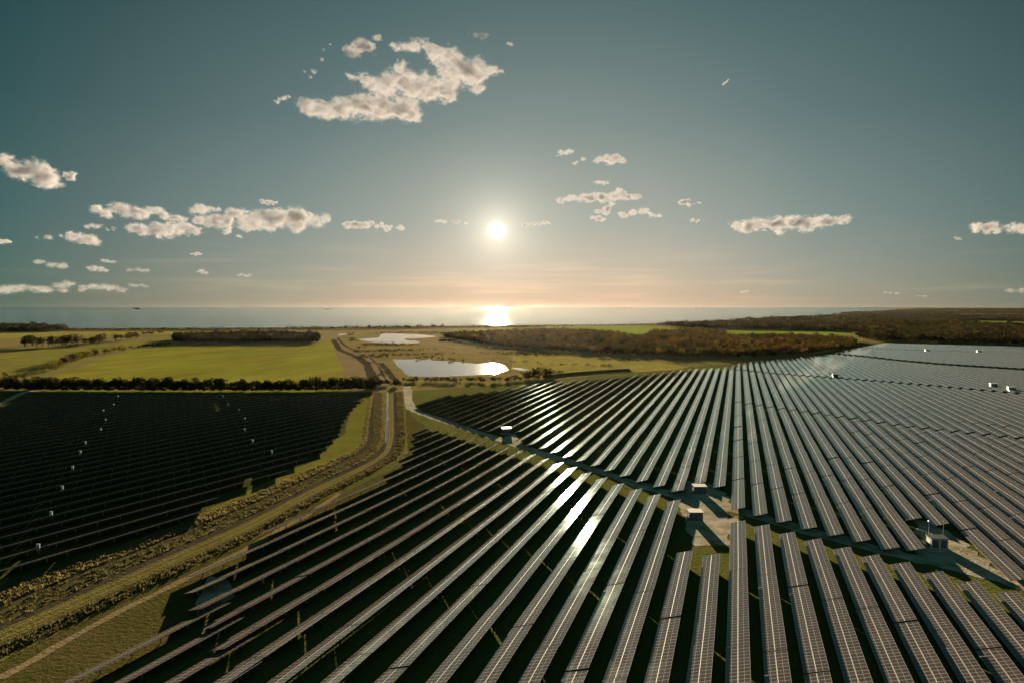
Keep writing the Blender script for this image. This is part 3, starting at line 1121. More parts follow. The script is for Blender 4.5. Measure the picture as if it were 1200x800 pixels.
def crown_arrays(nq, h, w, base, size, shape='round', seed=0):
    """leaf clumps: nq small quads through the volume of several lobes; returns verts (4nq,3)"""
    r = np.random.default_rng(seed)
    nl = 7 if shape != 'cone' else 5
    cs, rs = [], []
    for i in range(nl):
        if shape == 'cone':
            f = i / (nl - 1)
            cs.append((r.normal(0, 0.05 * w), r.normal(0, 0.05 * w), base + (h - base) * (0.08 + 0.86 * f)))
            rs.append(((0.5 * w) * (1 - 0.85 * f) + 0.1 * w, (h - base) * 0.16))
        else:
            a, q = r.uniform(0, 2 * math.pi), r.uniform(0.12, 0.36) * w
            z = base + (h - base) * r.uniform(0.22, 0.82)
            cs.append((q * math.cos(a), q * math.sin(a), z))
            s = r.uniform(0.20, 0.34)
            rs.append((s * w, s * (h - base) * 0.8))
    cs, rs = np.array(cs), np.array(rs)
    k = r.integers(0, nl, nq)
    d = r.normal(size=(nq, 3))
    d /= np.linalg.norm(d, axis=1)[:, None]
    rad = r.uniform(0.55, 1.05, nq) ** 0.6
    c = cs[k] + d * rad[:, None] * np.stack([rs[k, 0], rs[k, 0], rs[k, 1]], 1)
    c[:, 2] = np.clip(c[:, 2], 0.25, h)
    n = d + r.normal(0, 0.55, (nq, 3))
    n /= np.linalg.norm(n, axis=1)[:, None]
    a = np.cross(n, r.normal(size=(nq, 3)))
    a /= np.linalg.norm(a, axis=1)[:, None]
    b = np.cross(n, a)
    s1 = size * r.uniform(0.6, 1.3, nq)[:, None]
    s2 = size * r.uniform(0.4, 0.9, nq)[:, None]
    v = np.stack([c - a * s1, c - b * s2, c + a * s1, c + b * s2], 1).reshape(-1, 3)
    return v


def quads_mesh(name, v, mats, midx=None):
    n = len(v) // 4
    me = bpy.data.meshes.new(name)
    me.vertices.add(len(v))
    me.vertices.foreach_set('co', np.asarray(v, dtype=np.float32).ravel())
    me.loops.add(4 * n)
    me.loops.foreach_set('vertex_index', np.arange(4 * n, dtype=np.int32))
    me.polygons.add(n)
    me.polygons.foreach_set('loop_start', np.arange(0, 4 * n, 4, dtype=np.int32))
    me.polygons.foreach_set('loop_total', np.full(n, 4, dtype=np.int32))
    for m_ in mats:
        me.materials.append(m_)
    if midx is not None:
        me.polygons.foreach_set('material_index', np.asarray(midx, dtype=np.int32))
    me.update()
    me.validate()
    return me


def trunk_mesh(h, base, w, r0, seed):
    r = random.Random(seed)
    mb = MB()
    top = Vector((r.uniform(-.2, .2), r.uniform(-.2, .2), h * 0.8))
    midp = Vector((r.uniform(-.15, .15), r.uniform(-.15, .15), h * 0.4))
    mb.bar((0, 0, -0.2), midp, r0, 0, 6, r0 * 0.7)
    mb.bar(midp, top, r0 * 0.7, 0, 6, r0 * 0.2)
    for i in range(5):
        z = base + (h - base) * r.uniform(0.05, 0.55)
        a = r.uniform(0, 2 * math.pi)
        q = w * r.uniform(0.22, 0.42)
        s = midp * (z / (h * 0.4)) if z < h * 0.4 else midp + (top - midp) * ((z - h * 0.4) / (h * 0.4))
        mb.bar(s, s + Vector((q * math.cos(a), q * math.sin(a), q * r.uniform(0.5, 1.0))), r0 * 0.4, 0, 5, r0 * 0.12)
    return mb.mesh('trunk', [BARK])


TREE_KIT = {}


def tree_kit(kind, shape, h, w, nq, size, variants=4):
    key = (kind, shape, h)
    if key not in TREE_KIT:
        L = []
        for i in range(variants):
            sd = hash((kind == 'dark', shape == 'cone', int(h * 10), i)) % 9999
            v = crown_arrays(nq, h, w, h * (0.12 if shape == 'bush' else 0.2), size, shape, sd)
            L.append((quads_mesh('crown', v, [LEAF[kind]]), trunk_mesh(h, h * 0.2, w, 0.035 * h * (0.6 if shape == 'bush' else 0.8), sd)))
        TREE_KIT[key] = L
    return TREE_KIT[key]


def tree(name, kind, shape, h, w, p, label, cat, group, nq=150, size=0.5, scale=1.0, z=0.0):
    kit = random.choice(tree_kit(kind, shape, h, w, nq, size))
    root = empty(name, (p[0], p[1], z), random.uniform(0, 6.28))
    root.scale = (scale * random.uniform(0.85, 1.15), scale * random.uniform(0.85, 1.15), scale)
    link('trunk', kit[1], root)
    link('crown', kit[0], root)
    return tag(root, label, cat, group)


def along(line, n, jx=0.0, jy=0.0, seed=1):
    r = random.Random(seed)
    pts = [np.array(P(*q)) for q in line]
    ls = [np.linalg.norm(b - a) for a, b in zip(pts[:-1], pts[1:])]
    tot = sum(ls)
    out = []
    for i in range(n):
        s = (i + 0.5 + r.uniform(-.4, .4)) / n * tot
        for a, b, l in zip(pts[:-1], pts[1:], ls):
            if s <= l:
                d = (b - a) / l
                p = a + d * s + d * r.uniform(-jx, jx) + np.array([-d[1], d[0]]) * r.uniform(-jy, jy)
                out.append(p)
                break
            s -= l
    return out


# hedgerow between the left arrays and the crop field
for i, p in enumerate(along([(-20, 455.5), (60, 456.5), (200, 457), (340, 457), (440, 455)], 150, 1, 3.0, 3)):
    kind = random.choices(['olive', 'dark', 'brown'], [5, 3, 2])[0]
    what = {'olive': 'olive', 'dark': 'dark green', 'brown': 'brownish'}[kind]
    tree('hedge_tree', kind, 'bush', 7.8, 7.6, p, '%s hedgerow tree between the left solar arrays and the bright crop field' % what, 'tree',
         '%s hedgerow trees behind the left arrays' % what, 340, 0.55, random.choice([0.75, 0.85, 0.95, 1.0, 1.15, 1.25]))
for i, p in enumerate(along([(-20, 456.3), (60, 457.3), (200, 458), (340, 458), (438, 456)], 95, 1, 1.2, 4)):
    tree('hedge_bush', 'dark', 'bush', 3.4, 6.4, p, 'low dark bush at the foot of the hedgerow trees behind the left arrays', 'bush', 'low bushes at the foot of the hedgerow', 170, 0.5, random.uniform(0.75, 1.15))
for i, p in enumerate(along([(0, 449), (50, 450), (30, 444), (10, 441)], 14, 2, 6, 8)):
    tree('hedge_tree', 'yellow', 'bush', 5.0, 4.6, p, 'yellowing bush at the left end of the hedgerow behind the arrays', 'bush', 'yellowing bushes at the hedgerow end', 150, 0.45, random.uniform(0.8, 1.2))
# scrub along the pond shore and round the drain crossing
for i, p in enumerate(along([(462, 448), (480, 446.5), (530, 447.5), (580, 447), (612, 445), (646, 442)], 58, 3, 7, 5)):
    tree('shore_bush', random.choice(['olive', 'brown', 'olive']), 'bush', 4.4, 5.2, p, 'low olive brown bush on the bank between the near pond and solar rows', 'bush', 'bushes along the near pond bank', 150, 0.42, random.uniform(0.5, 1.1))
for i, p in enumerate(along([(616, 444), (640, 441), (648, 441)], 12, 2, 9, 6)):
    tree('shore_bush', 'olive', 'bush', 7.6, 7.0, p, 'tall olive bush clump at the right end of the near pond', 'bush', 'tall bushes right of the near pond', 200, 0.5, random.uniform(0.8, 1.15))
for i, p in enumerate(along([(436, 454), (446, 450), (460, 451), (470, 453)], 12, 1, 3, 7)):
    tree('hedge_tree', 'dark', 'bush', 4.2, 4.6, p, 'dark low bush where the hedgerow meets the drain crossing', 'bush', 'dark bushes at the drain crossing', 150, 0.4, random.uniform(0.7, 1.2))
for i, p in enumerate(along([(486, 421), (502, 418.5), (520, 421.5), (545, 423.5)], 12, 4, 2, 9)):
    tree('shore_bush', 'brown', 'bush', 3.0, 4.2, p, 'small brown bush on the far bank of the near pond', 'bush', 'small bushes on the far pond bank', 90, 0.45, random.uniform(0.6, 1.1))
# groups of trees in the left fields
for i, p in enumerate(along([(28, 405), (45, 406.5), (62, 406.5), (80, 405), (95, 404.5)], 26, 3, 12, 11)):
    k = random.choice(['dark', 'dark', 'olive'])
    tree('field_tree', k, 'round', 16.5, 12.5, p, 'tall %s tree of the left clump standing in the pasture' % ('dark' if k == 'dark' else 'olive'), 'tree', '%s trees of the left pasture clump' % k, 260, 0.75, random.uniform(0.75, 1.12))
for i, p in enumerate(along([(95, 404), (110, 404.5), (112, 401), (130, 400), (148, 399), (162, 397)], 26, 3, 8, 12)):
    k = random.choice(['brown', 'russet', 'brown', 'dark'])
    tree('field_tree', k, 'round', 13.5, 11.5, p, '%s autumn tree of the row right of the dark pasture clump' % {'brown': 'brown', 'russet': 'russet', 'dark': 'dark'}[k], 'tree', '%s trees of the pasture row' % k, 240, 0.7, random.uniform(0.75, 1.1))
for i, p in enumerate(along([(52, 437), (68, 431), (84, 425), (100, 419.5), (116, 415.5), (134, 413), (147, 411.5)], 30, 2, 3, 13)):
    k = random.choice(['olive', 'dark', 'russet', 'yellow'])
    tree('field_tree', k, 'bush', 9.0, 10.0, p, '%s bush in the slanting hedgerow up the edge of the crop field' % {'olive': 'olive', 'dark': 'dark green', 'russet': 'russet', 'yellow': 'yellowing'}[k], 'bush', '%s bushes of the slanting hedgerow' % k, 190, 0.55, random.uniform(0.6, 1.25))
for i, p in enumerate(along([(152, 408), (175, 406), (200, 403.5)], 10, 2, 3, 14)):
    tree('field_tree', 'dark', 'bush', 4.5, 6.5, p, 'low dark bush in the line leading to the dark plantation', 'bush', 'low bushes left of the plantation', 110, 0.55, random.uniform(0.6, 1.1))
for i, p in enumerate(along([(160, 393.5), (180, 392), (196, 391)], 10, 6, 8, 15)):
    tree('field_tree', 'brown', 'round', 9.0, 8.5, p, 'brown tree in the small far group left of the plantation', 'tree', 'far brown trees left of the plantation', 90, 0.9, random.uniform(0.7, 1.1))
for i, p in enumerate(along([(335, 385.3), (365, 385.2), (400, 385), (430, 384.8), (445, 384.6), (470, 384.3), (520, 383.2)], 46, 14, 14, 16)):
    tree('shore_pine', 'dark', 'bush', 9.5, 9.0, p, 'small dark pine of the line along the sea shore', 'tree', 'dark pines along the sea shore', 90, 1.0, random.uniform(0.5, 1.1))
for i, p in enumerate(along([(205, 387.2), (240, 386.6), (270, 386.5)], 8, 14, 14, 17)):
    tree('shore_pine', 'dark', 'bush', 6.0, 9.0, p, 'dark low tree on the shore behind the plantation', 'tree', 'dark low shore trees behind the plantation', 60, 1.0, random.uniform(0.5, 1.0))


# ------------------------------------------------------------------ woods that read as masses
def wood(name, tiers, label, weights, cat='wood', zf=None, holes=(), clump=None):
    """tiers: (polygon, spacing, height, width, quads, quad size, colour weights)"""
    kinds = ['dark', 'olive', 'brown', 'russet', 'yellow']
    V, MI = [], []
    r = np.random.default_rng(11)
    total = 0
    for poly, sp, h, w, nq, qs, wt in tiers:
        xs, ys = [p[0] for p in poly], [p[1] for p in poly]
        gx = np.arange(min(xs), max(xs), sp)
        gy = np.arange(min(ys), max(ys), sp)
        X, Y = np.meshgrid(gx, gy)
        X = X + r.uniform(-0.45, 0.45, X.shape) * sp
        Y = Y + r.uniform(-0.45, 0.45, Y.shape) * sp
        X, Y = X.ravel(), Y.ravel()
        ins = np.zeros(len(X), bool)
        n = len(poly)
        for i in range(n):
            x1, y1 = poly[i]
            x2, y2 = poly[(i + 1) % n]
            if y1 == y2:
                continue
            cr = ((y1 > Y) != (y2 > Y)) & (X < (x2 - x1) * (Y - y1) / (y2 - y1) + x1)
            ins ^= cr
        for hp in holes:
            hin = np.zeros(len(X), bool)
            for i in range(len(hp)):
                x1, y1 = hp[i]
                x2, y2 = hp[(i + 1) % len(hp)]
                if y1 != y2:
                    hin ^= ((y1 > Y) != (y2 > Y)) & (X < (x2 - x1) * (Y - y1) / (y2 - y1) + x1)
            ins &= ~hin
        # leave out what the frame could not show even from a step aside
        ins &= np.abs(X) < 1.2 * Y + 60
        X, Y = X[ins], Y[ins]
        if clump:                                     # only in loose drifts
            g_ = np.sin(X * 0.021 + 2.0 * np.sin(Y * 0.017)) * np.cos(Y * 0.035 + 1.6 * np.sin(X * 0.013))
            kp = g_ + r.normal(0, 0.2, len(X)) > clump
            X, Y = X[kp], Y[kp]
        tv = [crown_arrays(nq, h, w, 0.15 * h, qs, random.choice(['round', 'round', 'bush']), 100 + k) for k in range(8)]
        nt_ = len(X)
        total += nt_
        big = np.sin(X * 0.013 + 1.3 * np.sin(Y * 0.007)) * np.cos(Y * 0.009 + 0.8 * np.sin(X * 0.005))
        sc = np.clip(r.normal(0.95, 0.24, nt_), 0.45, 1.6) * (1 + 0.12 * big)
        kk = r.choice(len(kinds), nt_, p=np.array(wt) / sum(wt))
        shift = r.random(nt_)
        kk = np.where((big > 0.35) & (shift < 0.5), 3 if wt[3] > 1 else 2, kk)
        kk = np.where((big < -0.4) & (shift < 0.45), 1, kk)
        vi = r.integers(0, 8, nt_)
        an = r.uniform(0, 2 * math.pi, nt_)
        for k in range(8):
            idx = np.where(vi == k)[0]
            if len(idx) == 0:
                continue
            t = tv[k][None] * sc[idx][:, None, None]
            c, s = np.cos(an[idx])[:, None], np.sin(an[idx])[:, None]
            x = t[..., 0] * c - t[..., 1] * s + X[idx][:, None]
            y = t[..., 0] * s + t[..., 1] * c + Y[idx][:, None]
            z = t[..., 2] + (0 if zf is None else zf(X[idx], Y[idx])[:, None])
            V.append(np.stack([x, y, z], -1).reshape(-1, 3))
            MI.append(np.repeat(kk[idx], nq))
    print('WOOD', name, total, 'trees')
    me = quads_mesh(name, np.concatenate(V), [LEAF[k] for k in kinds], np.concatenate(MI))
    o = link(name, me)
    return tag(o, label, cat, kind='stuff')


F1 = PTS([(520, 397), (560, 403), (600, 408), (650, 412), (720, 416), (800, 419), (870, 420), (940, 417), (1002, 408.5), (1004, 403), (995, 399.5), (940, 397), (858, 396.5), (845, 391), (800, 390),
          (765, 391), (755, 396.5), (738, 397), (718, 393), (690, 390), (640, 389.5), (570, 391.5), (522, 394.5)])
wood('woodland', [(F1, 7.2, 9.5, 8.6, 84, 0.80, [3, 4, 2, 3.2, 2])], 'broad autumn woodland beyond the solar rows, brown and yellow crowns', None)
F2a = PTS([(770, 382.4), (800, 381.4), (850, 379.0), (900, 377.0), (950, 375.5), (1000, 374.5), (1100, 373.6), (1560, 373.2), (1560, 411), (1200, 405.4), (1100, 402.6), (1040, 401), (1015, 399), (1002, 397),
           (1006, 391), (985, 388.5), (900, 387), (846, 386.2), (800, 384.2)])
F2b = PTS([(850, 378.9), (900, 375.6), (950, 372.7), (985, 370.6), (1000, 369.2), (984, 367.7), (1010, 366.6), (1040, 365.4), (1560, 365.4), (1560, 373.1), (1100, 373.5), (1000, 374.4), (950, 375.4), (900, 376.9)])
F2c = PTS([(1040, 365.3), (1060, 364.0), (1078, 362.9), (1110, 362.3), (1560, 362.3), (1560, 365.3)])
HOLES = [PTS([(1128, 375.6), (1182, 376.2), (1180, 383.4), (1128, 382.8)]), PTS([(1184, 376.8), (1340, 377.6), (1340, 385), (1184, 384)]),
         PTS([(1110, 367.6), (1250, 367.8), (1250, 371.0), (1110, 370.6)])]
wood('coastal_forest', [(F2a, 10.5, 12.5, 12.0, 64, 1.2, [5, 4.5, 2, 1.0, 0.9]), (F2b, 26, 14, 29, 30, 3.4, [6, 4, 1.5, 0.4, 0.3]), (F2c, 70, 16, 80, 24, 8, [7, 3, 1, 0.0, 0.0])],
     'mixed autumn forest along the coast running to the right horizon', None, holes=HOLES)
MARSH = PTS([(405, 390), (520, 388), (560, 389), (520, 394), (560, 405), (650, 414), (760, 421), (700, 432), (640, 440), (600, 428), (560, 421), (500, 415), (455, 417), (452, 445), (440, 440), (415, 412)])
wood('marsh_scrub', [(MARSH, 7, 1.4, 5.5, 18, 0.55, [3, 3, 3, 0.5, 0.2])], 'scattered low scrub across the marsh round the ponds', None, clump=0.35, holes=[[tuple(p) for p in lake1], PTS([(415, 399), (415, 390), (515, 391), (515, 404)])])
SHORE_BELT = PTS([(-100, 385.8), (120, 385.6), (330, 385.0), (470, 383.4), (640, 382.0), (780, 380.4), (780, 381.6), (640, 383.0), (470, 384.6), (330, 386.4), (120, 387.2), (-100, 387.4)])
wood('shore_scrub', [(SHORE_BELT, 17, 3.2, 9.0, 18, 1.1, [5, 2, 3, 0.5, 0])], 'dark belt of low scrub along the sea shore', None)
C4 = PTS([(203, 402.5), (290, 402.5), (374, 402), (374, 396.5), (330, 394.5), (240, 394.5), (206, 397.5)])
wood('plantation', [(C4, 5.5, 11.5, 6.5, 90, 0.75, [9, 1, 0.3, 0, 0])], 'dense dark plantation block at the top of the crop field', None)
DUNE = PTS([(-120, 389), (30, 389), (78, 388.2), (78, 387), (30, 386.4), (-120, 386.6)])
dc = np.mean(np.array(DUNE), 0)
hill = MB()
hp0, hp1 = P(-100, 388), P(70, 387.6)
NX, NY = 24, 8


def hill_h(x, y):
    s = (np.asarray(x) - hp0[0]) / (hp1[0] - hp0[0])
    t = (np.asarray(y) - 1755.0) / 75.0
    e = np.clip(1 - np.abs(2 * s - 1.12) ** 2.2, 0, 1)
    return 9.0 * e * np.clip(1 - t * t, 0, 1)


for i in range(NX):
    for j in range(NY):
        q = []
        for a, b in ((i, j), (i + 1, j), (i + 1, j + 1), (i, j + 1)):
            x = hp0[0] + (hp1[0] - hp0[0]) * a / NX
            y = 1680 + 150 * b / NY
            q.append((x, y, float(hill_h(x, y)) + 0.02))
        hill.poly(q)
tag(link('dune_hill', hill.mesh('dune_hill', [M['heath']])), kind='structure')
wood('dune_wood', [(DUNE, 9, 11.0, 10.0, 46, 1.2, [6, 1.5, 1, 0.3, 0.3])], 'dark wood on the low dune by the shore at far left', None, zf=hill_h)

# an earth bank between the meadow and the solar rows
bk = MB()
bl = smooth_line(PTS([(640, 442), (665, 439), (690, 437), (715, 435), (737, 434)]), 2)
for a, b in zip(bl[:-1], bl[1:]):
    d = (b - a) / np.linalg.norm(b - a)
    nn = np.array([-d[1], d[0]])
    bk.poly([(*(a - nn * 5), 0.02), (*(b - nn * 5), 0.02), (*b, 2.0), (*a, 2.0)])
    bk.poly([(*a, 2.0), (*b, 2.0), (*(b + nn * 5), 0.02), (*(a + nn * 5), 0.02)])
tag(link('earth_bank', bk.mesh('earth_bank', [M['rough']])), kind='structure')


# ------------------------------------------------------------------ dry reeds and rough growth along the ditches
def growth(name, bands, dens, h, m1, label):
    V = []
    r = np.random.default_rng(5)
    for j0, j1, dn, hh in bands:
        for i in range(len(band_edges[0]) - 1):
            a, b = band_edges[j0][i], band_edges[j0][i + 1]
            d, c = band_edges[j1][i], band_edges[j1][i + 1]
            ar = abs((b - a)[0] * (d - a)[1] - (b - a)[1] * (d - a)[0])
            n = int(min(6000, ar * dn * dens) + r.random())
            if n == 0:
                continue
            u, w = r.random((n, 1)), r.random((n, 1))
            p = (a * (1 - u) + b * u) * (1 - w) + (d * (1 - u) + c * u) * w
            clump = 0.9 + 0.3 * np.clip(np.sin(p[:, 0] * 0.35) * np.cos(p[:, 1] * 0.23) + np.sin(p[:, 1] * 0.9 + p[:, 0] * 0.5) * 0.5, -0.6, 1)
            for q in range(3):
                an = r.uniform(0, math.pi, n)
                wd = r.uniform(0.06, 0.22, n)
                ht = hh * clump * r.uniform(0.5, 1.15, n)
                lean = r.normal(0, 0.25, (n, 2)) * ht[:, None]
                cx, cy = p[:, 0] + r.normal(0, 0.25, n), p[:, 1] + r.normal(0, 0.25, n)
                dx, dy = np.cos(an) * wd, np.sin(an) * wd
                z0 = np.full(n, 0.02)
                V.append(np.stack([np.stack([cx - dx, cy - dy, z0], 1), np.stack([cx + dx, cy + dy, z0], 1),
                                   np.stack([cx + dx * 0.7 + lean[:, 0], cy + dy * 0.7 + lean[:, 1], ht], 1),
                                   np.stack([cx - dx * 0.7 + lean[:, 0], cy - dy * 0.7 + lean[:, 1], ht], 1)], 1).reshape(-1, 3))
    me = quads_mesh(name, np.concatenate(V), [m1])
    return tag(link(name, me), label, 'reeds', kind='stuff')


growth('dry_reeds', [(0, 1, 1.3, 0.5), (3, 4, 1.0, 0.4)], 1.6, 1.4, LEAF['reed'], 'strip of pale dry reeds along the left bank of the drain')
growth('withered_growth', [(7, 8, 1.2, 0.6), (2, 3, 0.5, 0.4)], 1.5, 1.4, LEAF['reed_dark'], 'strip of brown withered growth between the track and grass verge')

# ------------------------------------------------------------------ cabins, masts, inverter cabinets, ships
M['cab_wall'] = plain('painted_cabin_wall', (0.36, 0.35, 0.31), 0.5)
M['cab_dark'] = plain('dark_cabin_wall', (0.035, 0.038, 0.04), 0.5)
M['cab_roof'] = plain('pale_roof', (0.32, 0.30, 0.26), 0.55)
M['concrete'] = plain('concrete', (0.34, 0.33, 0.30), 0.9)
M['louvre'] = plain('louvre_grey', (0.06, 0.065, 0.065), 0.5, 0.1)
M['white_paint'] = plain('white_paint', (0.15, 0.20, 0.20), 0.45)
M['ship_hull'] = plain('ship_hull', (0.05, 0.055, 0.07), 0.5)
M['ship_white'] = plain('ship_superstructure', (0.5, 0.5, 0.48), 0.5)


def cabin(p, rz, w, d, h, wall, roof, label, group):
    root = empty('transformer_cabin', (p[0], p[1], 0), rz)
    pl = MB()
    pl.box(-w / 2 - .15, w / 2 + .15, -d / 2 - .15, d / 2 + .15, -0.2, 0.25)
    link('plinth', pl.mesh('plinth', [M['concrete']]), root)
    b = MB()
    b.box(-w / 2, w / 2, -d / 2, d / 2, 0.25, h)
    for x in np.linspace(-w / 2 + 0.35, w / 2 - 0.35, 7):         # pressed ribs of the wall sheets
        b.box(x - 0.04, x + 0.04, d / 2, d / 2 + 0.035, 0.3, h - 0.05)
    link('body', b.mesh('body', [M[wall]]), root)
    r = MB()
    ov = 0.18
    z0, z1 = h + 0.003, h + 0.14
    r.hexa([(-w / 2 - ov, -d / 2 - ov, z0), (w / 2 + ov, -d / 2 - ov, z0), (w / 2 + ov, d / 2 + ov, z0), (-w / 2 - ov, d / 2 + ov, z0),
            (-w / 2 - ov, -d / 2 - ov, z1), (w / 2 + ov, -d / 2 - ov, z1), (w / 2 + ov, d / 2 + ov, z1 + 0.12), (-w / 2 - ov, d / 2 + ov, z1 + 0.12)])
    link('roof', r.mesh('roof', [M[roof]]), root)
    for sx in (-1, 1):
        dm = MB()
        x0 = sx * w * 0.24
        dm.box(x0 - w * 0.17, x0 + w * 0.17, -d / 2 - 0.05, -d / 2 - 0.002, 0.32, h - 0.25)
        door = link('door', dm.mesh('door', [M['louvre']]), root)
        hm = MB()
        hm.box(x0 - sx * w * 0.12 - .03, x0 - sx * w * 0.12 + .03, -d / 2 - 0.11, -d / 2 - 0.052, 1.2, 1.4)
        link('handle', hm.mesh('handle', [M['alu']]), door)
        vm = MB()
        for k in range(7):
            z = 0.6 + k * (h - 1.2) / 7
            vm.hexa([(sx * w / 2, -d * .3, z), (sx * (w / 2 + .05), -d * .3, z), (sx * (w / 2 + .05), d * .3, z), (sx * w / 2, d * .3, z),
                     (sx * w / 2, -d * .3, z + .16), (sx * (w / 2 + .01), -d * .3, z + .16), (sx * (w / 2 + .01), d * .3, z + .16), (sx * w / 2, d * .3, z + .16)])
        link('louvre', vm.mesh('louvre', [M['louvre']]), root)
    return tag(root, label, 'transformer cabin', group)


G = 'transformer cabins of the solar farm'
cabin(P(819.5, 578), 0.0, 3.9, 3.0, 2.6, 'cab_dark', 'cab_roof', 'dark cabin with pale roof, farther one of the pair in gravel clearing', G)
cabin(P(814.5, 609), -0.02, 3.7, 3.0, 2.6, 'cab_dark', 'cab_roof', 'dark cabin with grey roof, nearer one of the pair in gravel clearing', G)
cabin(P(1098, 641), -0.1, 4.0, 2.6, 2.6, 'cab_wall', 'cab_dark', 'cabin with sunlit pale end wall beside two thin masts on gravel', G)
cabin(P(593.5, 507.5), 0.15, 4.2, 3.0, 2.6, 'cab_dark', 'cab_roof', 'pale roofed cabin where gravel road passes between the sunlit rows', G)
cabin(P(978.5, 442.5), -0.3, 4.2, 3.4, 3.2, 'cab_dark', 'cab_dark', 'dark cabin alone in the dashed gap across the right solar rows', G)
cabin(P(1164, 454), -0.3, 4.4, 3.2, 3.3, 'cab_wall', 'cab_roof', 'pale cabin left of the two at the right end of gap', G)
cabin(P(1185, 458.5), -0.3, 4.4, 3.2, 3.3, 'cab_wall', 'cab_roof', 'pale cabin nearest right frame edge beside far gravel gap', G)
cabin(P(1086, 412), -0.3, 4.6, 3.2, 3.0, 'cab_wall', 'white_paint', 'white roofed far cabin left one in the farthest solar block', G)
cabin(P(1147, 413.2), -0.3, 4.6, 3.2, 3.0, 'cab_wall', 'white_paint', 'white roofed far cabin right one in the farthest solar block', G)
cabin(P(38, 456), 0.05, 4.6, 3.4, 2.6, 'cab_dark', 'cab_roof', 'cabin by the gravel road at the hedgerow beyond left arrays', G)


def mast(p, h, head, label):
    root = empty('camera_mast', (p[0], p[1], 0))
    m1 = MB()
    m1.bar((0, 0, 0.12), (0, 0, h), 0.07, 0, 8, 0.045)
    link('pole', m1.mesh('pole', [M['alu']]), root)
    m2 = MB()
    m2.box(-.3, .3, -.3, .3, -0.1, 0.12)
    link('base_plate', m2.mesh('base_plate', [M['concrete']]), root)
    m3 = MB()
    if head == 'dish':
        m3.bar((0, -0.05, h - 0.3), (0, -0.22, h - 0.3), 0.30, 0, 12, 0.34)
        m3.box(-.05, .05, -.3, .3, h - .06, h + .0)
    else:
        m3.box(-.12, .12, -.4, .1, h + 0.002, h + .2)
        m3.bar((0, 0, h + .2), (0, 0, h + .5), 0.02, 0, 5)
    link('camera_head', m3.mesh('camera_head', [M['white_paint']]), root)
    return tag(root, label, 'mast', 'masts beside the pale cabin')


mast(P(1088, 634), 5.6, 'dish', 'thin mast with round white head left behind the pale cabin')
mast(P(1105, 634), 5.4, 'camera', 'thin mast with small camera head right behind the pale cabin')
kb = MB()
kb.box(-2.3, 2.3, -0.12, 0.12, -0.1, 0.16)
o = link('kerb_stone', kb.mesh('kerb_stone', [M['concrete']]), None, (*P(1098, 645.5), 0), -0.05)
tag(o, 'low pale kerb in front of the cabin with two masts', 'kerb')
kb = MB()
kb.box(-1.6, 1.6, -0.12, 0.12, -0.1, 0.16)
o = link('kerb_stone', kb.mesh('kerb_stone', [M['concrete']]), None, (*P(819, 581.5), 0), 0.0)
tag(o, 'low pale kerb in front of the farther clearing cabin', 'kerb')


def cabinet_mesh():
    a, b, c = MB(), MB(), MB()
    a.box(-.42, .42, -.25, .25, 1.5, 2.5)
    a.box(-.47, .47, -.3, .3, 2.503, 2.56)
    b.box(-.34, .34, -.29, -.252, 1.56, 2.44)
    for x in (-.3, .3):
        c.box(x - .05, x + .05, -.05, .05, -.1, 1.498)
    return a.mesh('case', [M['white_paint']]), b.mesh('door', [M['white_paint']]), c.mesh('stand', [M['alu']])


CB = cabinet_mesh()
dots_a = [(105, 461.5), (138, 466), (133, 476), (121, 483), (123.5, 494), (118, 505.5), (100, 521), (94, 532), (85, 550.5), (73, 574.5), (60, 605), (45, 644)]
dots_b = [(261, 466), (267, 476), (280, 482.5), (287, 492.5), (286.5, 505.5), (296, 519), (318.5, 532)]
for nm, L in (('left', dots_a), ('right', dots_b)):
    for i, q in enumerate(L[::-1]):
        root = empty('inverter_cabinet', (*P(q[0], q[1] - 0.5, 1.0), 0.0), 0.1)
        root.scale = (0.85, 0.85, 0.95)
        for nm2, me in zip(('case', 'door', 'stand'), CB):
            link(nm2, me, root)
        tag(root, 'small white inverter cabinet among dark tables, %s from the near end of the %s line' % (ordinal(i + 1), nm), 'inverter', 'inverter cabinets among the left arrays')


def ship(p, L, rz, label):
    root = empty('cargo_ship', (p[0], p[1], 0.3), rz)
    h = MB()
    B, D = L * 0.13, L * 0.07
    pr = [(-0.5, 0.35), (-0.46, 0.5), (0.36, 0.5), (0.46, 0.25), (0.52, 0.0), (0.46, -0.25), (0.36, -0.5), (-0.46, -0.5), (-0.5, -0.35)]
    top = [(a * L, b * B, D * (1.25 if a > 0.4 else 1.0)) for a, b in pr]
    bot = [(a * L * 0.96, b * B * 0.8, -0.2) for a, b in pr]
    for i in range(len(pr)):
        j = (i + 1) % len(pr)
        h.poly([bot[j], bot[i], top[i], top[j]])
    h.poly(top[::-1])
    link('hull', h.mesh('hull', [M['ship_hull']]), root)
    s = MB()
    s.box(-0.42 * L, -0.28 * L, -0.4 * B, 0.4 * B, D, D * 2.6)
    s.box(-0.40 * L, -0.30 * L, -0.5 * B, 0.5 * B, D * 2.603, D * 3.0)
    link('superstructure', s.mesh('superstructure', [M['ship_white']]), root)
    f = MB()
    f.bar((-0.38 * L, 0, D * 3.0), (-0.38 * L, 0, D * 3.9), L * 0.018, 0, 8)
    link('funnel', f.mesh('funnel', [M['ship_hull']]), root)
    c = MB()
    for k in range(4):
        x = -0.2 * L + k * 0.14 * L
        c.box(x, x + 0.12 * L, -0.38 * B, 0.38 * B, D * 1.003, D * (1.7 + 0.25 * (k % 2)))
    link('cargo', c.mesh('cargo', [M['ship_hull']]), root)
    return tag(root, label, 'ship', 'ships on the sea horizon')


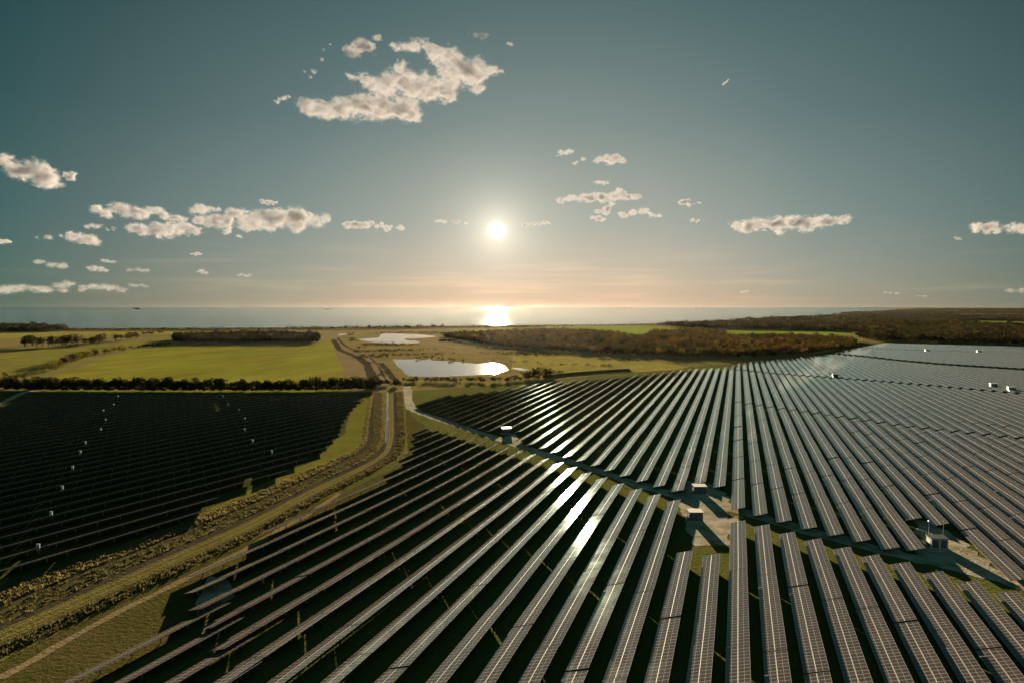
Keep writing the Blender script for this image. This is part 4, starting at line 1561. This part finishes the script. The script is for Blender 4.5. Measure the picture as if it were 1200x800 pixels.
ship(P(384, 362.4), 210, 0.2, 'dark cargo ship on the horizon left of the sun')
ship(P(160, 362.2), 230, 0.0, 'tiny dark ship on the far left horizon')
ship(P(815, 362.4), 110, 0.4, 'tiny dark ship on the horizon right of the sun')
# ------------------------------------------------------------------ the evening air
hz = MB()
hz.box(-5000, 5000, -400, 6500, -1.5, 74.0)
hm = bpy.data.materials.new('haze_air')
hm.use_nodes = True
ht = hm.node_tree
ht.nodes.clear()
ho = N(ht, 'ShaderNodeOutputMaterial')
hv = N(ht, 'ShaderNodeVolumePrincipled')
hv.inputs['Color'].default_value = (0.92, 0.90, 0.86, 1)
hv.inputs['Density'].default_value = 0.000001
hv.inputs['Anisotropy'].default_value = 0.8
ht.links.new(hv.outputs[0], ho.inputs['Volume'])
tag(link('haze', hz.mesh('haze', [hm])), kind='stuff')
#@@C0@@
# ------------------------------------------------------------------ clouds: closed bodies of scattering droplets
def cloud_mat(name, puffs, flat, rm, dens, soft):
    """density from the puffs' own rounded field, frayed by noise; puffs: (x, y, z, r) in the cloud's own metres, z already divided by flat"""
    m = bpy.data.materials.new(name)
    m.use_nodes = True
    t = m.node_tree
    t.nodes.clear()
    out = N(t, 'ShaderNodeOutputMaterial')
    pvn = N(t, 'ShaderNodeVolumePrincipled')
    pvn.inputs['Color'].default_value = (*CLOUD_COL, 1)
    pvn.inputs['Anisotropy'].default_value = CLOUD_G
    tcn = N(t, 'ShaderNodeTexCoord')
    mp = N(t, 'ShaderNodeMapping')
    mp.inputs['Scale'].default_value = (1, 1, 1 / flat)
    t.links.new(tcn.outputs['Object'], mp.inputs[0])
    co = mp.outputs[0]
    sh = N(t, 'ShaderNodeVectorMath', operation='ADD')
    t.links.new(co, sh.inputs[0])
    sh.inputs[1].default_value = (puffs[0][3] * 37.0 % 911 + puffs[0][0] * 3.7, puffs[0][1] * 5.3, puffs[0][2] * 7.1 + 400)
    wc = co
    for sc_, am in ((0.45, 1.5), (1.7, 0.6)):            # the air's swirls push the lobes out of round
        nv = N(t, 'ShaderNodeTexNoise')
        nv.inputs['Scale'].default_value = sc_ / rm
        nv.inputs['Detail'].default_value = 2
        t.links.new(sh.outputs[0], nv.inputs['Vector'])
        sb = N(t, 'ShaderNodeVectorMath', operation='SUBTRACT')
        t.links.new(nv.outputs['Color'], sb.inputs[0])
        sb.inputs[1].default_value = (0.5, 0.5, 0.5)
        ma = N(t, 'ShaderNodeVectorMath', operation='MULTIPLY_ADD')
        t.links.new(sb.outputs[0], ma.inputs[0])
        ma.inputs[1].default_value = (am * rm * 1.6,) * 3
        t.links.new(wc, ma.inputs[2])
        wc = ma.outputs[0]
    acc = None
    for x, y, z, r in puffs:
        vd = N(t, 'ShaderNodeVectorMath', operation='DISTANCE')
        t.links.new(wc, vd.inputs[0])
        vd.inputs[1].default_value = (x, y, z)
        f = mth(t, 'MULTIPLY_ADD', vd.outputs['Value'], -1 / r, 1.0)
        acc = f if acc is None else mth(t, 'SMOOTH_MAX', acc, f, 0.25)
    n1 = noise(t, sh.outputs[0], 0.8 / rm, 8, 0.70, 0.5)
    fld = mth(t, 'ADD', mth(t, 'MINIMUM', acc, 0.55), mth(t, 'MULTIPLY', mth(t, 'SUBTRACT', n1, 0.555), soft))
    n2 = noise(t, sh.outputs[0], 3.4 / rm, 6, 0.65, 0.6)
    fld = mth(t, 'ADD', fld, mth(t, 'MULTIPLY', mth(t, 'SUBTRACT', n2, 0.52), 1.1))
    d = mth(t, 'MULTIPLY', fld, 1.7, clamp=True)
    t.links.new(mth(t, 'MULTIPLY', mth(t, 'MULTIPLY', d, d), dens), pvn.inputs['Density'])
    t.links.new(pvn.outputs[0], out.inputs['Volume'])
    m.cycles.volume_step_rate = 0.13
    return m


CLOUD_COL, CLOUD_G, CLOUD_DENS = (0.49, 0.48, 0.53), -0.05, 1.9


def cloud(label, puffs, alt=1350.0, seed=0, dens=1.0, flat=0.72, name='cloud'):
    """puffs: (photo x, photo y, radius in photo pixels); the body stands at its own height and distance"""
    r = random.Random(seed)
    if len(puffs) <= 4:                                     # small ones: a few uneven lobes instead of one
        q = []
        for x, y, rad in puffs:
            for k in range(4):
                q.append((x + r.uniform(-1.3, 1.3) * rad, y + r.uniform(-.35, .35) * rad, rad * r.uniform(0.45, 0.95)))
        puffs = q
    elif len(puffs) > 6:                                    # between neighbours, so that a bank holds together
        q = list(puffs)
        for (x, y, ra), (x2, y2, rb) in zip(puffs[:-1], puffs[1:]):
            if math.hypot(x2 - x, y2 - y) < 2.6 * (ra + rb) / 2:
                q.append(((x + x2) / 2 + r.uniform(-.3, .3) * ra, (y + y2) / 2 + r.uniform(-.3, .3) * ra, (ra + rb) / 2 * r.uniform(0.6, 1.0)))
        puffs = q[:46]
    cx = sum(p[0] for p in puffs) / len(puffs)
    cy = sum(p[1] for p in puffs) / len(puffs)
    d0 = ray(cx, cy)
    D = min(26000.0, (alt - CAM_H) / max(0.02, d0[2]))
    c0 = np.array([0, 0, CAM_H]) + d0 * D
    mpp = D / F
    rm = float(np.mean([p[2] for p in puffs])) * mpp
    if d0[2] < 0.08:                                        # far low clouds show flat
        flat = 0.5
    bm = bmesh.new()
    fwd = np.array([d0[0], d0[1], 0]) / np.linalg.norm(d0[:2])
    field = []
    for (x, y, rad) in puffs:
        dd = ray(x, y)
        q = np.array([0, 0, CAM_H]) + dd * D + fwd * r.uniform(-0.6, 0.6) * rad * mpp - c0
        s = rad * mpp * r.uniform(1.25, 1.5) * (1.35 if d0[2] < 0.08 else 1.0)
        field.append((q[0], q[1], q[2] / flat, s))
        mt = Matrix.Translation(Vector(q)) @ Matrix.Diagonal((s * 1.12 + rm * 0.25, s * 1.12 + rm * 0.25, (s * 1.12 + rm * 0.25) * flat, 1))
        bmesh.ops.create_icosphere(bm, subdivisions=2, radius=1.0, matrix=mt)
    me = bpy.data.meshes.new(name + '_shape')
    bm.to_mesh(me)
    bm.free()
    tmp = bpy.data.objects.new('cloud_shape', me)
    COL.objects.link(tmp)
    md = tmp.modifiers.new('union', 'REMESH')
    md.mode = 'VOXEL'
    md.voxel_size = rm * 0.2
    ev = tmp.evaluated_get(bpy.context.evaluated_depsgraph_get())
    nm = bpy.data.meshes.new_from_object(ev)
    bpy.data.objects.remove(tmp)
    nm.name = name
    nm.materials.clear()
    nm.materials.append(cloud_mat('cloud_vapour', field, flat, rm, (dens if dens >= 1 else dens ** 2.6) * CLOUD_DENS / rm * min(1.0, max(0.12, d0[2] / 0.14)), 1.9))
    return tag(link(name, nm, None, c0), label, 'cloud', 'clouds in the evening sky')


def A(ox, oy, k, pts):
    return [(ox + x / k, oy + y / k, rr / k) for x, y, rr in pts]


CL = []
cA = lambda pts: A(300, 20, 3.75, pts)
cloud('largest cream cloud high left of the sun, long ragged and arrow shaped', cA([(225, 400, 40), (285, 405, 42), (345, 415, 38), (400, 395, 52), (460, 385, 62), (520, 400, 62), (590, 400, 62), (660, 395, 58), (700, 430, 30),
      (420, 262, 28), (470, 262, 34), (520, 290, 45), (575, 300, 60), (640, 290, 60), (700, 310, 50), (770, 325, 48), (840, 330, 44), (810, 375, 24), (620, 140, 26), (680, 140, 36), (750, 135, 34), (790, 165, 44), (850, 190, 54), (900, 235, 62), (960, 250, 58), (1010, 250, 42), (1050, 245, 26), (970, 310, 34), (860, 255, 50), (640, 205, 26), (640, 235, 30), (690, 250, 34), (740, 272, 36), (790, 285, 36), (860, 290, 40)]), seed=1)
cloud('small cream puff just above the left shoulder of the largest cloud', cA([(425, 150, 28), (465, 135, 32), (500, 125, 24), (530, 92, 16), (520, 165, 12)]), seed=2)
cloud('tiny wisp off the left tip of the largest cloud', cA([(140, 350, 16), (115, 362, 12), (92, 372, 9)]), seed=3, dens=0.6)
cloud('faint pair of wisps left above the largest cloud', cA([(255, 240, 12), (240, 265, 10), (212, 240, 8), (290, 185, 9), (300, 145, 8), (325, 122, 7)]), seed=4, dens=0.5)
cloud('small wisp right above the largest cloud', cA([(985, 78, 16), (1000, 92, 10), (905, 72, 14), (880, 66, 9)]), seed=5, dens=0.6)
cloud('speck of cloud at far upper right of the largest cloud', cA([(1115, 120, 10)]), seed=6, dens=0.6)
cB = lambda pts: A(0, 160, 3, pts)
cloud('grey bellied cloud at the top left frame edge', cB([(5, 85, 24), (30, 80, 18), (60, 125, 28), (95, 125, 30), (130, 120, 34), (160, 140, 32), (190, 155, 24), (150, 165, 18)]), seed=7)
cloud('small puff right of the cloud at the top left edge', cB([(238, 135, 13), (258, 145, 13)]), seed=8)
cloud('long upper strand of the left cloud bank, thin and cream', cB([(345, 258, 22), (375, 275, 20), (415, 252, 24), (450, 268, 22), (490, 268, 24), (520, 262, 20), (550, 262, 16), (580, 280, 18), (610, 290, 18), (640, 292, 14)]), seed=9)
cloud('dark bellied roll under the left cloud bank', cB([(465, 325, 22), (500, 325, 24), (540, 325, 26), (580, 330, 26), (620, 328, 24), (660, 325, 26), (692, 330, 20)]), seed=10, dens=1.3)
cloud('middle lump of the left cloud bank with trailing lower tip', cB([(690, 255, 18), (730, 258, 16), (765, 255, 14), (700, 295, 22), (745, 300, 28), (785, 300, 28), (820, 270, 22), (855, 262, 12), (800, 330, 16), (840, 350, 10)]), seed=11)
cloud('large grey bellied right lump of the left cloud bank', cB([(880, 300, 34), (930, 290, 36), (985, 285, 38), (1035, 275, 36), (1075, 285, 36), (1110, 300, 30), (1140, 295, 18), (1045, 315, 28), (890, 322, 26), (940, 320, 22)]), seed=12)
cloud('tiny flat puff above the right lump of the left bank', cB([(930, 228, 9), (950, 232, 10), (965, 233, 7)]), seed=13)
cloud('small wisp below the left cloud bank at its left end', cB([(320, 315, 13), (345, 318, 12), (385, 325, 11)]), seed=14, dens=0.7)
cloud('small cream cloud below the left bank, near the left edge', cB([(232, 348, 16), (265, 352, 18), (295, 362, 18), (320, 370, 16)]), seed=15)
cloud('faint wisp left of the small cream cloud below the bank', cB([(130, 355, 8), (160, 356, 11)]), seed=16, dens=0.6)
cloud('tiny puff on the left frame edge', cB([(0, 366, 10), (14, 370, 8)]), seed=17)
cloud('pale streaky cloud low at left, above the horizon bank', cB([(145, 440, 14), (175, 448, 13), (205, 452, 12), (232, 458, 12)]), seed=18, dens=0.7)
cloud('small pale puff low at left beside the streaky cloud', cB([(325, 465, 12), (348, 462, 14), (362, 470, 9)]), seed=19, dens=0.8)
cloud('tiny pale puff above the low left bank', cB([(370, 437, 8), (395, 441, 9)]), seed=20, dens=0.7)
cloud('thin pale wisp low at left between two tiny puffs', cB([(460, 470, 9), (485, 470, 10), (515, 473, 8)]), seed=21, dens=0.6)
cloud('tiny round puff low, left of centre', cB([(705, 473, 9), (720, 478, 8)]), seed=22, dens=0.7)
cloud('tiny flat puff under the dark bellied roll', cB([(680, 413, 7), (700, 413, 8)]), seed=23, dens=0.7)
cloud('thin pale streak low over the sea left of the sun', cB([(840, 486, 8), (870, 488, 8)]), seed=24, dens=0.6)
cloud('low grey cloud bank at the far left above the sea', cB([(-30, 538, 18), (10, 538, 18), (45, 537, 18), (85, 532, 16), (125, 536, 16), (165, 538, 15), (205, 522, 14), (238, 520, 16), (215, 540, 12)]), seed=25, dens=1.2)
cloud('low flat grey cloud right of the far left bank', cB([(290, 533, 13), (325, 530, 15), (360, 527, 15), (395, 530, 15), (425, 540, 12)]), seed=26, dens=1.2)
cloud('small pale puff right end of the low left bank', cB([(470, 524, 9), (490, 522, 10), (508, 525, 8)]), seed=27, dens=0.7)
cC = lambda pts: A(380, 160, 2.727, pts)
cloud('broad cream cloud right of the sun with a thin left tail', cC([(755, 204, 11), (785, 202, 13), (820, 196, 16), (855, 195, 18), (890, 196, 20), (925, 190, 18), (960, 190, 16), (995, 192, 14), (915, 212, 12), (940, 172, 10)]), seed=28)
cloud('cream cloud just below right of the broad one', cC([(955, 250, 14), (990, 242, 15), (1020, 240, 16), (1045, 250, 12), (1070, 254, 8)]), seed=29)
cloud('small slanting puff hanging under the broad cloud', cC([(905, 228, 11), (888, 242, 12), (870, 260, 13), (885, 268, 9)]), seed=30)
cloud('small bright cloud above the broad cloud right of the sun', cC([(875, 75, 15), (905, 72, 18), (930, 70, 18), (950, 80, 12), (920, 85, 10)]), seed=31)
cloud('tiny wisp left of the small bright upper cloud', cC([(768, 50, 11), (785, 47, 7), (750, 63, 6)]), seed=32, dens=0.7)
cloud('faint tiny wisp between the two upper right puffs', cC([(800, 84, 7), (825, 73, 8)]), seed=33, dens=0.6)
cloud('tiny flat puff between the bright cloud and broad cloud', cC([(875, 146, 10), (897, 147, 9)]), seed=34, dens=0.7)
cloud('small puff alone to the right of the broad cloud', cC([(1140, 210, 11), (1158, 211, 10)]), seed=35)
cloud('small flat cloud left of the sun, nearest the left bank', cC([(85, 280, 15), (115, 283, 16), (140, 280, 13)]), seed=36)
cloud('second small flat cloud left of the sun', cC([(180, 285, 12), (205, 292, 11), (240, 292, 11)]), seed=37)
cloud('tiny cloud dash left of the sun', cC([(368, 271, 8), (385, 271, 8)]), seed=38)
cloud('tinier cloud dash beside the sun', cC([(420, 274, 8), (455, 278, 5)]), seed=39)
cloud('thin cloud dash just right of the sun', cC([(645, 283, 7), (670, 281, 8), (695, 278, 9), (713, 277, 6)]), seed=40)
cD = lambda pts: A(800, 200, 3, pts)
cloud('long grey bellied cloud alone at the right', cD([(185, 195, 16), (220, 195, 22), (260, 190, 24), (300, 188, 26), (340, 185, 28), (385, 182, 30), (430, 185, 28), (475, 183, 24), (520, 180, 20), (560, 176, 16), (590, 171, 12), (235, 212, 14), (340, 214, 14), (430, 206, 16)]), seed=41, dens=1.2)
cloud('small cream puff near the right frame edge', cD([(1045, 202, 18), (1072, 204, 22), (1085, 212, 14)]), seed=42)
cloud('cream cloud cut by the right frame edge', cD([(1145, 206, 14), (1165, 203, 17), (1188, 202, 18), (1212, 206, 18), (1235, 208, 14)]), seed=43)
cloud('tiny faint puff left of the right edge clouds', cD([(970, 238, 9)]), seed=44, dens=0.6)
cloud('tiny puff at right above the meadow woods', cD([(8, 112, 13), (30, 120, 8), (60, 112, 6)]), seed=45, dens=0.8)
cloud('tiny lower puff right of the broad cloud', cD([(45, 176, 10)]), seed=46, dens=0.7)
cloud('small dark fleck low above the right sea', cD([(216, 428, 7), (226, 424, 6)]), seed=47, dens=0.7)
cloud('thin low cloud streak above the right coast', cD([(710, 430, 6), (735, 430, 7), (755, 432, 6)]), seed=48, dens=0.7)
cloud('second thin low streak above the right coast', cD([(830, 440, 5), (850, 441, 5)]), seed=49, dens=0.7)
cloud('pale low cloud at the right frame edge near the horizon', cD([(1160, 424, 10), (1190, 420, 12), (1215, 424, 10)]), seed=50, dens=0.8)
cloud('short pale vapour trail high in the empty right sky', [(847.5, 99.5, 1.2), (849, 98, 1.3), (850.5, 96.5, 1.3), (852, 95, 1.2), (853.5, 93.5, 1.0)], seed=51, dens=0.7)
#@@C1@@
